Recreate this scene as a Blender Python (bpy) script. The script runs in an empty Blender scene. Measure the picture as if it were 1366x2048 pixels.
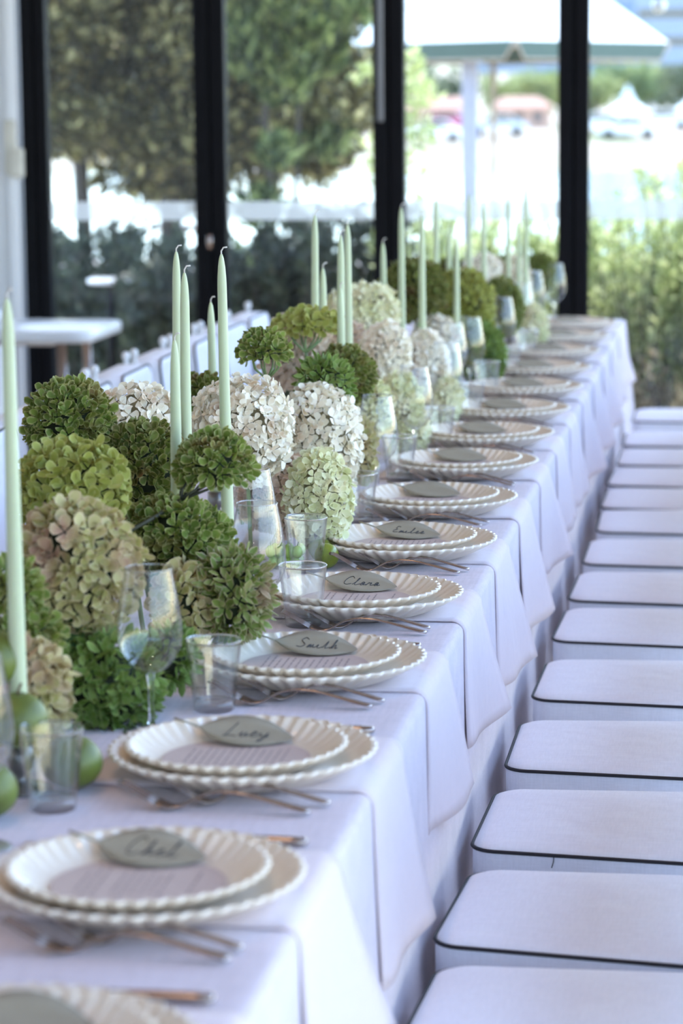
import bpy, bmesh, math, random
import numpy as np
from mathutils import Vector, Matrix, Quaternion

C = bpy.context.scene.collection
SC = bpy.context.scene
PI = math.pi
rnd = random.Random(7)

# ------------------------------------------------------------------ camera, sky, sun, exposure
cam_d = bpy.data.cameras.new('camera')
cam = bpy.data.objects.new('camera', cam_d)
C.objects.link(cam)
rot = Matrix(((0.98883316, -0.01410262, 0.14835798),
              (0.14876116, 0.15281660, -0.97699396),
              (-0.00889339, 0.98815394, 0.15320805)))
cam.matrix_world = Matrix.Translation((0, 0, 1.49)) @ rot.to_4x4()
cam_d.sensor_fit = 'VERTICAL'
cam_d.sensor_height = 36.0
cam_d.sensor_width = 24.0
cam_d.lens = 5300 / 2048 * 36.0
cam_d.clip_start = 0.05
cam_d.clip_end = 3000
cam_d.dof.use_dof = True
cam_d.dof.focus_distance = 4.0
cam_d.dof.aperture_fstop = 4.9
SC.camera = cam

world = bpy.data.worlds.new('sky')
SC.world = world
world.use_nodes = True
wn = world.node_tree.nodes
bg = wn['Background']
sky = wn.new('ShaderNodeTexSky')
sky.sky_type = 'NISHITA'
sky.sun_disc = False
sky.sun_elevation = math.radians(58)
sky.sun_rotation = math.radians(0)
sky.air_density = 1.2
sky.dust_density = 0.6
sky.ozone_density = 1.2
tint = wn.new('ShaderNodeMix'); tint.data_type = 'RGBA'; tint.blend_type = 'MULTIPLY'
tint.inputs[0].default_value = 1.0
tint.inputs[7].default_value = (0.96, 0.985, 1.05, 1)
world.node_tree.links.new(sky.outputs[0], tint.inputs[6])
world.node_tree.links.new(tint.outputs[2], bg.inputs[0])
bg.inputs[1].default_value = 0.30

sun_d = bpy.data.lights.new('sun', 'SUN')
sun_d.energy = 2.0
sun_d.angle = math.radians(0.6)
sun_d.color = (1.0, 0.93, 0.82)
sun = bpy.data.objects.new('sun', sun_d)
C.objects.link(sun)
sun.rotation_euler = Vector((0.0, -0.50, -0.86)).to_track_quat('-Z', 'Y').to_euler()
sun.location = (20, 20, 30)

vs = SC.view_settings
vs.view_transform = 'Standard'
vs.look = 'None'
vs.gamma = 1.0
vs.use_curve_mapping = False
vs.exposure = 1.9

# ------------------------------------------------------------------ helpers
class MB:
    """collects shapes and links them as ONE mesh object"""
    def __init__(self):
        self.v = []; self.f = []; self.rim = None
    def add(self, verts, faces):
        o = len(self.v)
        self.v += [tuple(p) for p in verts]
        self.f += [tuple(i + o for i in q) for q in faces]
        return self
    def box(self, x0, y0, z0, x1, y1, z1):
        v = [(x0,y0,z0),(x1,y0,z0),(x1,y1,z0),(x0,y1,z0),(x0,y0,z1),(x1,y0,z1),(x1,y1,z1),(x0,y1,z1)]
        return self.add(v, [(0,3,2,1),(4,5,6,7),(0,1,5,4),(1,2,6,5),(2,3,7,6),(3,0,4,7)])
    def bbox(self, x0, y0, z0, x1, y1, z1, b):
        """box with chamfered edges"""
        def ring(x0,y0,x1,y1,c,z):
            return [(x0+c,y0,z),(x1-c,y0,z),(x1,y0+c,z),(x1,y1-c,z),(x1-c,y1,z),(x0+c,y1,z),(x0,y1-c,z),(x0,y0+c,z)]
        rs = [ring(x0+b,y0+b,x1-b,y1-b,b*.6,z0), ring(x0,y0,x1,y1,b,z0+b), ring(x0,y0,x1,y1,b,z1-b), ring(x0+b,y0+b,x1-b,y1-b,b*.6,z1)]
        return self.loft(rs)
    def loft(self, rings, closed=True, cap0=True, cap1=True):
        n = len(rings[0]); o = len(self.v)
        for r in rings: self.v += [tuple(p) for p in r]
        for k in range(len(rings)-1):
            for i in range(n if closed else n-1):
                j = (i+1) % n
                self.f.append((o+k*n+i, o+k*n+j, o+(k+1)*n+j, o+(k+1)*n+i))
        if closed and cap0: self.f.append(tuple(o+i for i in reversed(range(n))))
        if closed and cap1: self.f.append(tuple(o+(len(rings)-1)*n+i for i in range(n)))
        return self
    def lathe(self, prof, n=24, cx=0, cy=0, cz=0, cap0=False, cap1=False):
        rs = [[(cx+r*math.cos(2*PI*i/n), cy+r*math.sin(2*PI*i/n), cz+z) for i in range(n)] for r, z in prof]
        return self.loft(rs, True, cap0, cap1)
    def tube(self, pts, rad, n=8, closed=False, caps=True):
        pts = [Vector(p) for p in pts]; m = len(pts)
        rads = rad if hasattr(rad, '__len__') else [rad]*m
        rings = []
        up = None
        for k in range(m):
            a = pts[(k-1) % m] if (closed or k > 0) else pts[0]
            b = pts[(k+1) % m] if (closed or k < m-1) else pts[-1]
            t = (b-a).normalized()
            if up is None:
                up = Vector((0,0,1)) if abs(t.z) < .9 else Vector((1,0,0))
            s = t.cross(up).normalized(); u = s.cross(t).normalized(); up = u
            rings.append([pts[k] + (s*math.cos(2*PI*i/n) + u*math.sin(2*PI*i/n))*rads[k] for i in range(n)])
        if closed:
            rings.append(rings[0])
            return self.loft(rings, True, False, False)
        return self.loft(rings, True, caps, caps)
    def sphere(self, c, r, nu=12, nv=8):
        c = Vector(c); rx, ry, rz = r if hasattr(r, '__len__') else (r, r, r)
        rs = []
        for k in range(nv+1):
            a = -PI/2 + PI*k/nv; e = max(math.cos(a), 1e-3)
            rs.append([(c.x+rx*e*math.cos(2*PI*i/nu), c.y+ry*e*math.sin(2*PI*i/nu), c.z+rz*math.sin(a)) for i in range(nu)])
        return self.loft(rs)
    def mesh(self, name, smooth=True):
        me = bpy.data.meshes.new(name)
        me.from_pydata(self.v, [], self.f)
        if self.rim is None:
            bm = bmesh.new(); bm.from_mesh(me)
            bmesh.ops.recalc_face_normals(bm, faces=bm.faces)
            bm.to_mesh(me); bm.free()
        if smooth:
            me.polygons.foreach_set('use_smooth', [True]*len(me.polygons))
        if self.rim is not None:
            at = me.attributes.new('rim', 'FLOAT', 'POINT')
            at.data.foreach_set('value', self.rim)
        me.update()
        return me
    def build(self, name, mat, parent=None, smooth=True, loc=(0,0,0), rot=None):
        return link(name, self.mesh(name, smooth), mat, parent, loc, rot)

def link(name, me, mat=None, parent=None, loc=(0,0,0), rot=None):
    o = bpy.data.objects.new(name, me)
    if mat is not None and (not me.materials): me.materials.append(mat)
    C.objects.link(o)
    if parent is not None: o.parent = parent
    o.location = loc
    if rot is not None: o.rotation_euler = rot
    return o

def tag(o, label=None, cat=None, group=None, kind=None):
    if label: o['label'] = label
    if cat: o['category'] = cat
    if group: o['group'] = group
    if kind: o['kind'] = kind
    return o

def empty(name, loc=(0,0,0), rz=0.0):
    o = bpy.data.objects.new(name, None)
    o.empty_display_size = .05
    C.objects.link(o); o.location = loc; o.rotation_euler = (0,0,rz)
    return o

def copy_tree(o, parent=None):
    c = o.copy(); C.objects.link(c)
    c.parent = parent
    for ch in KIDS.get(o.name, []):
        pass
    for ch in list(o.children):
        copy_tree(ch, c)
    return c
KIDS = {}

def auto_smooth(me, ang=40):
    try: me.set_sharp_from_angle(angle=math.radians(ang))
    except Exception: pass

def np_mesh(name, verts, quads, rim=None, smooth=True):
    """fast mesh from numpy arrays: verts (n,3), faces (m,k)"""
    me = bpy.data.meshes.new(name)
    n = len(verts); m, k = quads.shape
    me.vertices.add(n); me.vertices.foreach_set('co', verts.astype(np.float32).ravel())
    me.loops.add(m*k); me.loops.foreach_set('vertex_index', quads.astype(np.int32).ravel())
    me.polygons.add(m)
    me.polygons.foreach_set('loop_start', np.arange(0, m*k, k, dtype=np.int32))
    me.polygons.foreach_set('use_smooth', np.full(m, smooth))
    me.update(calc_edges=True)
    if rim is not None:
        at = me.attributes.new('rim', 'FLOAT', 'POINT')
        at.data.foreach_set('value', np.asarray(rim, np.float32))
    return me

# ------------------------------------------------------------------ materials
def new_mat(name):
    m = bpy.data.materials.new(name); m.use_nodes = True
    nt = m.node_tree
    return m, nt, nt.nodes['Principled BSDF']

def N(nt, t, **kw):
    n = nt.nodes.new(t)
    for k, v in kw.items():
        if k in n.inputs.keys(): n.inputs[k].default_value = v
        else: setattr(n, k, v)
    return n

def rgba(c): return (c[0], c[1], c[2], 1.0)

def ramp(nt, stops):
    r = nt.nodes.new('ShaderNodeValToRGB')
    e = r.color_ramp.elements
    while len(e) < len(stops): e.new(.5)
    for k, (p, c) in enumerate(stops):
        e[k].position = p; e[k].color = rgba(c)
    return r

def plain(name, col, rough=.5, metal=0.0, var=.08, scale=14.0, bump=0.0, bscale=200.0, spec=.5, coat=0.0, sss=0.0):
    m, nt, p = new_mat(name)
    tc = N(nt, 'ShaderNodeTexCoord')
    nz = N(nt, 'ShaderNodeTexNoise', Scale=scale, Detail=4.0)
    nt.links.new(tc.outputs['Object'], nz.inputs['Vector'])
    lo = tuple(max(0, c*(1-var)) for c in col); hi = tuple(min(1, c*(1+var)) for c in col)
    r = ramp(nt, [(.3, lo), (.7, hi)])
    nt.links.new(nz.outputs['Fac'], r.inputs[0])
    nt.links.new(r.outputs[0], p.inputs['Base Color'])
    p.inputs['Roughness'].default_value = rough
    p.inputs['Metallic'].default_value = metal
    p.inputs['Specular IOR Level'].default_value = spec
    p.inputs['Coat Weight'].default_value = coat
    if sss > 0:
        p.inputs['Subsurface Weight'].default_value = sss
        p.inputs['Subsurface Radius'].default_value = (.012, .014, .008)
        p.inputs['Subsurface Scale'].default_value = 1.0
    if bump > 0:
        b = N(nt, 'ShaderNodeTexNoise', Scale=bscale, Detail=3.0)
        nt.links.new(tc.outputs['Object'], b.inputs['Vector'])
        bp = N(nt, 'ShaderNodeBump', Strength=bump, Distance=.002)
        nt.links.new(b.outputs['Fac'], bp.inputs['Height'])
        nt.links.new(bp.outputs[0], p.inputs['Normal'])
    return m

def fabric(name, col, slub=.06, scale=260.0, bump=.25, wrinkle=.3, wscale=9.0, trans=0.0):
    """woven linen: fine slubs along both thread directions, soft wrinkles"""
    m, nt, p = new_mat(name)
    tc = N(nt, 'ShaderNodeTexCoord')
    fac = []
    for sc3 in ((scale*.10, scale, scale), (scale, scale*.10, scale*.10)):
        mp = N(nt, 'ShaderNodeMapping'); mp.inputs['Scale'].default_value = sc3
        nz = N(nt, 'ShaderNodeTexNoise', Scale=1.0, Detail=2.0)
        nt.links.new(tc.outputs['Object'], mp.inputs[0]); nt.links.new(mp.outputs[0], nz.inputs['Vector'])
        fac.append(nz)
    ad = N(nt, 'ShaderNodeMath', operation='ADD')
    nt.links.new(fac[0].outputs['Fac'], ad.inputs[0]); nt.links.new(fac[1].outputs['Fac'], ad.inputs[1])
    hf = N(nt, 'ShaderNodeMath', operation='MULTIPLY'); hf.inputs[1].default_value = .5
    nt.links.new(ad.outputs[0], hf.inputs[0])
    lo = tuple(c*(1-slub) for c in col); hi = tuple(min(1, c*(1+slub)) for c in col)
    r = ramp(nt, [(.36, lo), (.64, hi)])
    nt.links.new(hf.outputs[0], r.inputs[0]); nt.links.new(r.outputs[0], p.inputs['Base Color'])
    p.inputs['Roughness'].default_value = .85
    p.inputs['Specular IOR Level'].default_value = .2
    p.inputs['Sheen Weight'].default_value = .15
    b1 = N(nt, 'ShaderNodeBump', Strength=bump, Distance=.0008)
    nt.links.new(hf.outputs[0], b1.inputs['Height'])
    wz = N(nt, 'ShaderNodeTexNoise', Scale=wscale, Detail=2.0)
    nt.links.new(tc.outputs['Object'], wz.inputs['Vector'])
    b2 = N(nt, 'ShaderNodeBump', Strength=wrinkle, Distance=.02)
    nt.links.new(wz.outputs['Fac'], b2.inputs['Height'])
    nt.links.new(b1.outputs[0], b2.inputs['Normal'])
    nt.links.new(b2.outputs[0], p.inputs['Normal'])
    if trans > 0:
        tr = N(nt, 'ShaderNodeBsdfTranslucent'); tr.inputs[0].default_value = rgba(col)
        mx = N(nt, 'ShaderNodeMixShader'); mx.inputs[0].default_value = trans
        nt.links.new(p.outputs[0], mx.inputs[1]); nt.links.new(tr.outputs[0], mx.inputs[2])
        nt.links.new(mx.outputs[0], nt.nodes['Material Output'].inputs[0])
    return m

def petal_mat(name, stops, rim_col, rim_amt=.6, patch=None, patch_pos=(.52, .66), pscale=16.0, trans=.25):
    """petals: colour varies petal by petal, paler or darker at the margin, with blushed patches"""
    m, nt, p = new_mat(name)
    geo = N(nt, 'ShaderNodeNewGeometry'); oi = N(nt, 'ShaderNodeObjectInfo')
    a = N(nt, 'ShaderNodeMath', operation='ADD')
    nt.links.new(geo.outputs['Random Per Island'], a.inputs[0]); nt.links.new(oi.outputs['Random'], a.inputs[1])
    h = N(nt, 'ShaderNodeMath', operation='MULTIPLY'); h.inputs[1].default_value = .5
    nt.links.new(a.outputs[0], h.inputs[0])
    r = ramp(nt, stops); nt.links.new(h.outputs[0], r.inputs[0])
    col = r.outputs[0]
    if patch:
        nz = N(nt, 'ShaderNodeTexNoise', Scale=pscale, Detail=2.0)
        nt.links.new(geo.outputs['Position'], nz.inputs['Vector'])
        pr = ramp(nt, [(patch_pos[0], (0,0,0)), (patch_pos[1], (1,1,1))])
        nt.links.new(nz.outputs['Fac'], pr.inputs[0])
        mx = N(nt, 'ShaderNodeMix', data_type='RGBA')
        nt.links.new(pr.outputs[0], mx.inputs[0]); nt.links.new(col, mx.inputs[6]); mx.inputs[7].default_value = rgba(patch)
        col = mx.outputs[2]
    at = N(nt, 'ShaderNodeAttribute', attribute_name='rim')
    rr = ramp(nt, [(.70, (0,0,0)), (.96, (min(1, rim_amt*1.7),)*3)])
    nt.links.new(at.outputs['Fac'], rr.inputs[0])
    m2 = N(nt, 'ShaderNodeMix', data_type='RGBA')
    nt.links.new(rr.outputs[0], m2.inputs[0]); nt.links.new(col, m2.inputs[6]); m2.inputs[7].default_value = rgba(rim_col)
    nt.links.new(m2.outputs[2], p.inputs['Base Color'])
    p.inputs['Roughness'].default_value = .6
    p.inputs['Specular IOR Level'].default_value = .3
    tr = N(nt, 'ShaderNodeBsdfTranslucent'); nt.links.new(m2.outputs[2], tr.inputs[0])
    mx = N(nt, 'ShaderNodeMixShader'); mx.inputs[0].default_value = trans
    nt.links.new(p.outputs[0], mx.inputs[1]); nt.links.new(tr.outputs[0], mx.inputs[2])
    nt.links.new(mx.outputs[0], nt.nodes['Material Output'].inputs[0])
    return m

def leaf_mat(name, stops, trans=.3, rough=.5):
    m, nt, p = new_mat(name)
    geo = N(nt, 'ShaderNodeNewGeometry')
    r = ramp(nt, stops); nt.links.new(geo.outputs['Random Per Island'], r.inputs[0])
    nt.links.new(r.outputs[0], p.inputs['Base Color']); p.inputs['Roughness'].default_value = rough
    tr = N(nt, 'ShaderNodeBsdfTranslucent'); nt.links.new(r.outputs[0], tr.inputs[0])
    mx = N(nt, 'ShaderNodeMixShader'); mx.inputs[0].default_value = trans
    nt.links.new(p.outputs[0], mx.inputs[1]); nt.links.new(tr.outputs[0], mx.inputs[2])
    nt.links.new(mx.outputs[0], nt.nodes['Material Output'].inputs[0])
    return m

def thin_glass(name, tint=(.985, .992, .99), edge=(.70, .76, .76), refl=1.0):
    """one-surface thin glass: clear straight on, reflecting and slightly tinted at grazing angles"""
    m, nt, p = new_mat(name)
    nt.nodes.remove(p)
    lw = N(nt, 'ShaderNodeLayerWeight', Blend=.25)
    tr = N(nt, 'ShaderNodeBsdfTransparent')
    r = ramp(nt, [(.55, tint), (.95, edge)])
    nt.links.new(lw.outputs['Facing'], r.inputs[0]); nt.links.new(r.outputs[0], tr.inputs[0])
    gl = N(nt, 'ShaderNodeBsdfGlossy', Roughness=.01)
    lw2 = N(nt, 'ShaderNodeLayerWeight', Blend=.5)
    pw = N(nt, 'ShaderNodeMath', operation='POWER'); pw.inputs[1].default_value = 2.6
    nt.links.new(lw2.outputs['Facing'], pw.inputs[0])
    ml = N(nt, 'ShaderNodeMath', operation='MULTIPLY_ADD', use_clamp=True); ml.inputs[1].default_value = .85*refl; ml.inputs[2].default_value = .085*refl
    nt.links.new(pw.outputs[0], ml.inputs[0])
    mx = N(nt, 'ShaderNodeMixShader')
    nt.links.new(ml.outputs[0], mx.inputs[0]); nt.links.new(tr.outputs[0], mx.inputs[1]); nt.links.new(gl.outputs[0], mx.inputs[2])
    nt.links.new(mx.outputs[0], nt.nodes['Material Output'].inputs[0])
    return m

def solid_glass(name):
    m, nt, p = new_mat(name)
    p.inputs['Base Color'].default_value = (.97, .985, .99, 1)
    p.inputs['Transmission Weight'].default_value = 1.0
    p.inputs['Roughness'].default_value = 0.0
    p.inputs['IOR'].default_value = 1.47
    return m

M = {}
M['cloth'] = fabric('white_linen', (.645, .57, .605), slub=.07, scale=230, bump=.35, wrinkle=.12)
M['napkin'] = fabric('white_cotton', (.81, .70, .71), slub=.02, scale=500, bump=.12, wrinkle=.2, wscale=14, trans=.12)
M['seat'] = fabric('seat_canvas', (.86, .86, .92), slub=.035, scale=420, bump=.25, wrinkle=.38, wscale=8)
M['piping'] = plain('black_piping', (.012, .012, .018), .6)
M['ceramic'] = plain('cream_glaze', (.84, .74, .60), .28, var=.03, scale=8, coat=.25)
M['leafcard'] = plain('sage_card', (.33, .29, .205), .7, var=.05, scale=40, bump=.1, bscale=600)
M['ink'] = plain('dark_ink', (.03, .03, .03), .6)
M['paper'] = plain('menu_paper', (.56, .45, .39), .8, var=.03, scale=60)
M['print'] = plain('grey_print', (.33, .26, .24), .8)
M['steel'] = plain('brushed_steel', (.40, .33, .295), .27, metal=1.0, var=.04)
M['wax'] = plain('sage_wax', (.52, .575, .37), .5, var=.03, scale=6, sss=.35)
M['wick'] = plain('cotton_wick', (.75, .70, .62), .9)
M['glass'] = thin_glass('clear_glass', edge=(.72, .78, .80))
M['pane'] = thin_glass('window_glass', tint=(.95, .97, .965), edge=(.8, .84, .84), refl=.35)
M['sglass'] = solid_glass('thick_glass')
M['frame'] = plain('black_aluminium', (.006, .006, .0075), .6, var=.1, spec=.08)
M['wallpaint'] = plain('white_paint', (.78, .79, .80), .7, var=.02, scale=3)
M['whitelac'] = plain('white_lacquer', (.80, .79, .78), .3, var=.03, coat=.3)
M['beige'] = plain('beige_plastic', (.62, .59, .50), .5)
M['timber'] = plain('pale_timber', (.42, .33, .25), .5, var=.25, scale=4)
M['stem'] = plain('green_stem', (.16, .24, .09), .6, var=.2, scale=40)
M['darkstem'] = plain('dark_stem', (.045, .05, .03), .6, var=.2, scale=40)
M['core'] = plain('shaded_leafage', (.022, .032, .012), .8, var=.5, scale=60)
M['corepale'] = plain('pale_shaded_leafage', (.22, .19, .11), .8, var=.25, scale=60)
M['hleaf'] = leaf_mat('hydrangea_leaf', [(0, (.05,.11,.03)), (.6, (.09,.19,.05)), (1, (.16,.27,.08))], .2)
M['apple'] = plain('green_apple_skin', (.12, .15, .022), .45, var=.3, scale=20, coat=.0)
M['lime'] = plain('lime_skin', (.21, .25, .025), .35, var=.35, scale=30, bump=.15, bscale=400, coat=.2)
M['grape'] = plain('green_grape_skin', (.34, .50, .12), .25, var=.2, scale=60, sss=.3)
M['brownstalk'] = plain('brown_stalk', (.12, .08, .04), .8)

P = {}
P['W'] = petal_mat('cream_petal', [(0, (.66,.56,.36)), (.35, (.86,.78,.60)), (.7, (.93,.88,.73)), (1, (.95,.92,.82))], (.95,.91,.80), .45, patch=(.62,.45,.28), patch_pos=(.54,.72), pscale=17)
P['B'] = petal_mat('blush_petal', [(0, (.46,.32,.20)), (.5, (.70,.56,.40)), (1, (.88,.79,.64))], (.82,.68,.55), .35, patch=(.56,.36,.28), patch_pos=(.45,.7), pscale=15)
P['P'] = petal_mat('pale_green_petal', [(0, (.50,.51,.20)), (.5, (.72,.72,.40)), (1, (.90,.87,.63))], (.90,.88,.64), .4, patch=(.90,.83,.62), patch_pos=(.5,.68), pscale=20)
P['G'] = petal_mat('green_petal', [(0, (.055,.085,.012)), (.5, (.145,.205,.032)), (1, (.27,.345,.065))], (.46,.44,.19), .5, patch=(.19,.13,.04), patch_pos=(.56,.75), pscale=19)
P['Y'] = petal_mat('lime_petal', [(0, (.20,.21,.03)), (.5, (.33,.35,.065)), (1, (.50,.49,.14))], (.52,.50,.19), .4, patch=(.22,.17,.04), patch_pos=(.6,.8), pscale=20)
P['O'] = petal_mat('olive_petal', [(0, (.05,.06,.010)), (.5, (.12,.155,.022)), (1, (.23,.265,.05))], (.40,.36,.15), .45, patch=(.16,.065,.03), patch_pos=(.55,.75), pscale=22)
P['K'] = petal_mat('pink_green_petal', [(0, (.27,.25,.065)), (.5, (.44,.41,.15)), (1, (.66,.58,.31))], (.64,.52,.33), .45, patch=(.50,.32,.22), patch_pos=(.48,.70), pscale=16)
P['L'] = petal_mat('ruffled_green_petal', [(0, (.08,.115,.017)), (.5, (.20,.265,.055)), (1, (.37,.41,.145))], (.50,.40,.25), .5, patch=(.34,.24,.14), patch_pos=(.54,.72), pscale=24)
P['V'] = petal_mat('vivid_green_petal', [(0, (.065,.12,.016)), (.5, (.165,.26,.045)), (1, (.32,.42,.13))], (.36,.40,.17), .35, patch=(.26,.22,.09), patch_pos=(.6,.8), pscale=24)

# ------------------------------------------------------------------ the room
M['ceiltimber'] = plain('warm_timber_lining', (.36, .25, .17), .6, var=.25, scale=3)
WY = 10.2
def struct(name, mb, mat, parent=None, smooth=False):
    o = mb.build(name, mat, parent, smooth)
    if parent is None: o['kind'] = 'structure'
    return o

struct('floor', MB().box(-4.4, -4.2, -.12, 1.95, WY+.15, 0), M['timber'])
struct('ceiling', MB().box(-4.4, -4.2, 4.2, 2.0, WY+.3, 4.4), M['ceiltimber'])
struct('wall_left', MB().box(-4.4, -4.2, 0, -4.2, WY+.1, 4.2), M['wallpaint'])
struct('wall_near', MB().box(-4.2, -4.2, 0, 1.7, -4.08, 3.1), M['wallpaint'])
struct('trim_51', MB().box(-4.2, -4.2, 3.95, 1.8, -4.05, 4.2), M['frame'])
for k in range(6):
    x = -4.1+k*1.1
    struct('trim_%d' % (52+k), MB().bbox(x-.05, -4.2, 0, x+.05, -4.09, 3.95, .006), M['frame'])
struct('wall_far', MB().box(-4.2, WY, 0, -2.815, WY+.12, 4.2).box(-2.815, WY, 2.9, 1.7, WY+.12, 4.2), M['wallpaint'])
struct('baseboard_far', MB().bbox(-4.2, WY-.02, 0, -2.83, WY, .12, .004), M['wallpaint'])
struct('trim_1', MB().bbox(-2.86, WY-.035, 0, -2.815, WY, 2.9, .008), M['wallpaint'])
struct('trim_2', MB().box(-2.815, WY, 2.55, 1.7, WY+.1, 2.9), M['frame'])
struct('trim_3', MB().box(-2.815, WY, 0, 1.7, WY+.1, .05), M['frame'])

cols = [(-2.800, -2.698), (-2.113, -1.989), (-1.412, -1.290), (-.701, -.584), (0.0, .12), (.70, .82), (1.40, 1.52)]
for k, (a, b) in enumerate(cols):
    m = (a+b)/2; g = .0025
    st = MB().bbox(a, WY-.02, .05, m-g, WY+.05, 2.55, .006).bbox(m+g, WY-.02, .05, b, WY+.05, 2.55, .006).box(a+.01, WY, .05, b-.01, WY+.04, 2.55)
    struct('trim_%d' % (k+4), st, M['frame'])
band_m, nt, p_ = new_mat('frosted_film')
nt.nodes.remove(p_)
df = N(nt, 'ShaderNodeBsdfDiffuse'); df.inputs[0].default_value = (.60, .62, .63, 1)
tl = N(nt, 'ShaderNodeBsdfTranslucent'); tl.inputs[0].default_value = (.5, .52, .53, 1)
tp = N(nt, 'ShaderNodeBsdfTransparent')
m1 = N(nt, 'ShaderNodeMixShader'); m1.inputs[0].default_value = .6
m2 = N(nt, 'ShaderNodeMixShader'); m2.inputs[0].default_value = .5
nz = N(nt, 'ShaderNodeTexNoise', Scale=40.0)
nt.links.new(df.outputs[0], m1.inputs[1]); nt.links.new(tl.outputs[0], m1.inputs[2])
nt.links.new(m1.outputs[0], m2.inputs[1]); nt.links.new(tp.outputs[0], m2.inputs[2])
nt.links.new(m2.outputs[0], nt.nodes['Material Output'].inputs[0])
for k in range(len(cols)-1):
    a = cols[k][1]; b = cols[k+1][0]
    r = empty('window_%d' % (k+1), ((a+b)/2, WY+.02, .05)); r['kind'] = 'structure'
    w = (b-a)/2
    MB().box(-w, -.004, .06, w, .004, 2.44).build('pane', M['pane'], r, False)
    MB().box(-w, -.0065, .985, w, -.0045, 1.057).build('frosted_band', band_m, r, False)
    MB().bbox(-w, -.025, 0, w, .025, .06, .004).build('bottom_rail', M['frame'], r, False)
    MB().bbox(-w, -.025, 2.44, w, .025, 2.5, .004).build('top_rail', M['frame'], r, False)
    if k == 1:
        h = MB().tube([(-w-.06, -.075, .88), (-w-.06, -.075, .93)], .011, 10).box(-w-.066, -.07, .895, -w-.054, -.03, .915)
        h.build('lock_knob', M['steel'], r)
    if k == 2:
        h = MB().bbox(-w-.098, -.075, 1.36, -w-.076, -.06, 2.0, .004).box(-w-.094, -.062, 1.40, -w-.08, -.03, 1.43).box(-w-.094, -.062, 1.93, -w-.08, -.03, 1.96)
        tag(h.build('pull_handle', plain('grey_metal', (.16, .16, .17), .35, metal=.4), r, False), 'grey vertical pull handle on black door post')

# open right-hand side towards the terrace: black posts, beam and rail
struct('trim_20', MB().box(1.65, -4.0, 3.95, 1.8, WY, 4.2), M['frame'])
for k in range(25):
    y = -3.6 + k*.55
    struct('trim_%d' % (60+k), MB().bbox(1.69, y-.03, 0, 1.75, y+.03, 3.95, .006), M['frame'])

struct('trim_50', MB().box(-4.4, WY+.12, 2.78, 2.0, 10.9, 2.9), M['ceiltimber'])  # unseen canopy, added to keep the sun off the side table
# box on the white wall beside the glazing
o = MB().bbox(-.045, -.03, 0, .0, 0, .215, .006).bbox(-.02, -.045, -.01, .03, -.0, .105, .006).build('wall_box', M['beige'], None, False, (-2.815, WY-.036, 1.215))
tag(o, 'beige narrow plastic box fixed to the white wall beside the glazing', 'wall box')

# added warm fill lamps, out of view in the ceiling, warming the table top
for k in range(6):
    y = 1.6+k*1.55
    r = empty('fill_lamp', (-.95, y, 4.13)); tag(r, 'added round warm ceiling downlight above the table, %s from the camera end' % ('first', 'second', 'third', 'fourth', 'fifth', 'sixth')[k], 'fill light', 'added warm fill lamps above the table')
    MB().lathe([(.055, .07), (.055, .0), (.047, .0), (.045, .03), (.02, .06), (.0005, .06)], 24).build('housing', M['frame'], r)
    ld = bpy.data.lights.new('lamp', 'SPOT'); ld.energy = 10; ld.color = (1.0, .66, .42); ld.spot_size = math.radians(64); ld.spot_blend = .8; ld.shadow_soft_size = .045
    lo = bpy.data.objects.new('lamp', ld); C.objects.link(lo); lo.parent = r; lo.location = (0, 0, -.02)

# ------------------------------------------------------------------ outside
pav, nt, p_ = new_mat('pale_paving')
tc = N(nt, 'ShaderNodeTexCoord')
br = N(nt, 'ShaderNodeTexBrick', Scale=1.6); br.inputs['Color1'].default_value = (.42, .35, .30, 1); br.inputs['Color2'].default_value = (.36, .30, .26, 1); br.inputs['Mortar'].default_value = (.35, .30, .27, 1)
nt.links.new(tc.outputs['Object'], br.inputs['Vector']); nt.links.new(br.outputs[0], p_.inputs['Base Color']); p_.inputs['Roughness'].default_value = .9
struct('terrace_paving', MB().box(-14, WY+.15, -.25, 14, 27, -.12).box(1.95, -14, -.25, 14, WY+.15, -.12).box(-14, -14, -.25, 1.95, -4.2, -.12), pav)

sand, nt, p_ = new_mat('sandy_bank')
geo = N(nt, 'ShaderNodeNewGeometry')
nz = N(nt, 'ShaderNodeTexNoise', Scale=.09, Detail=5.0)
nt.links.new(geo.outputs['Position'], nz.inputs['Vector'])
r_ = ramp(nt, [(.35, (.34, .26, .19)), (.5, (.42, .35, .27)), (.62, (.24, .25, .12))])
nt.links.new(nz.outputs['Fac'], r_.inputs[0]); nt.links.new(r_.outputs[0], p_.inputs['Base Color']); p_.inputs['Roughness'].default_value = .95
prof = [(26.5, -.2), (40, -1.2), (52, -2.5), (58, -3.4), (140, -3.4), (149, -2.9), (152, -2.45), (176, -1.6), (186, -.75), (260, -.4), (420, 6.0), (700, 14.0), (900, 16.0)]
xs = [-420, -300, -200, -120, -80, -50, -30, -15, 0, 15, 30, 60, 120, 200, 300, 420]
vb = MB(); vv = []; ff = []
for i, (y, z) in enumerate(prof):
    for j, x in enumerate(xs):
        vv.append((x, y + (rnd.uniform(-1.2, 1.2) if 58 < y < 160 else 0), z))
for i in range(len(prof)-1):
    for j in range(len(xs)-1):
        a = i*len(xs)+j; ff.append((a, a+1, a+1+len(xs), a+len(xs)))
struct('river_bank', vb.add(vv, ff), sand, None, True)
wat, nt, p_ = new_mat('river_water')
p_.inputs['Base Color'].default_value = (.10, .20, .26, 1); p_.inputs['Roughness'].default_value = .12
tc = N(nt, 'ShaderNodeNewGeometry'); nz = N(nt, 'ShaderNodeTexNoise', Scale=.8, Detail=3.0)
bp = N(nt, 'ShaderNodeBump', Strength=.6, Distance=.15)
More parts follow.
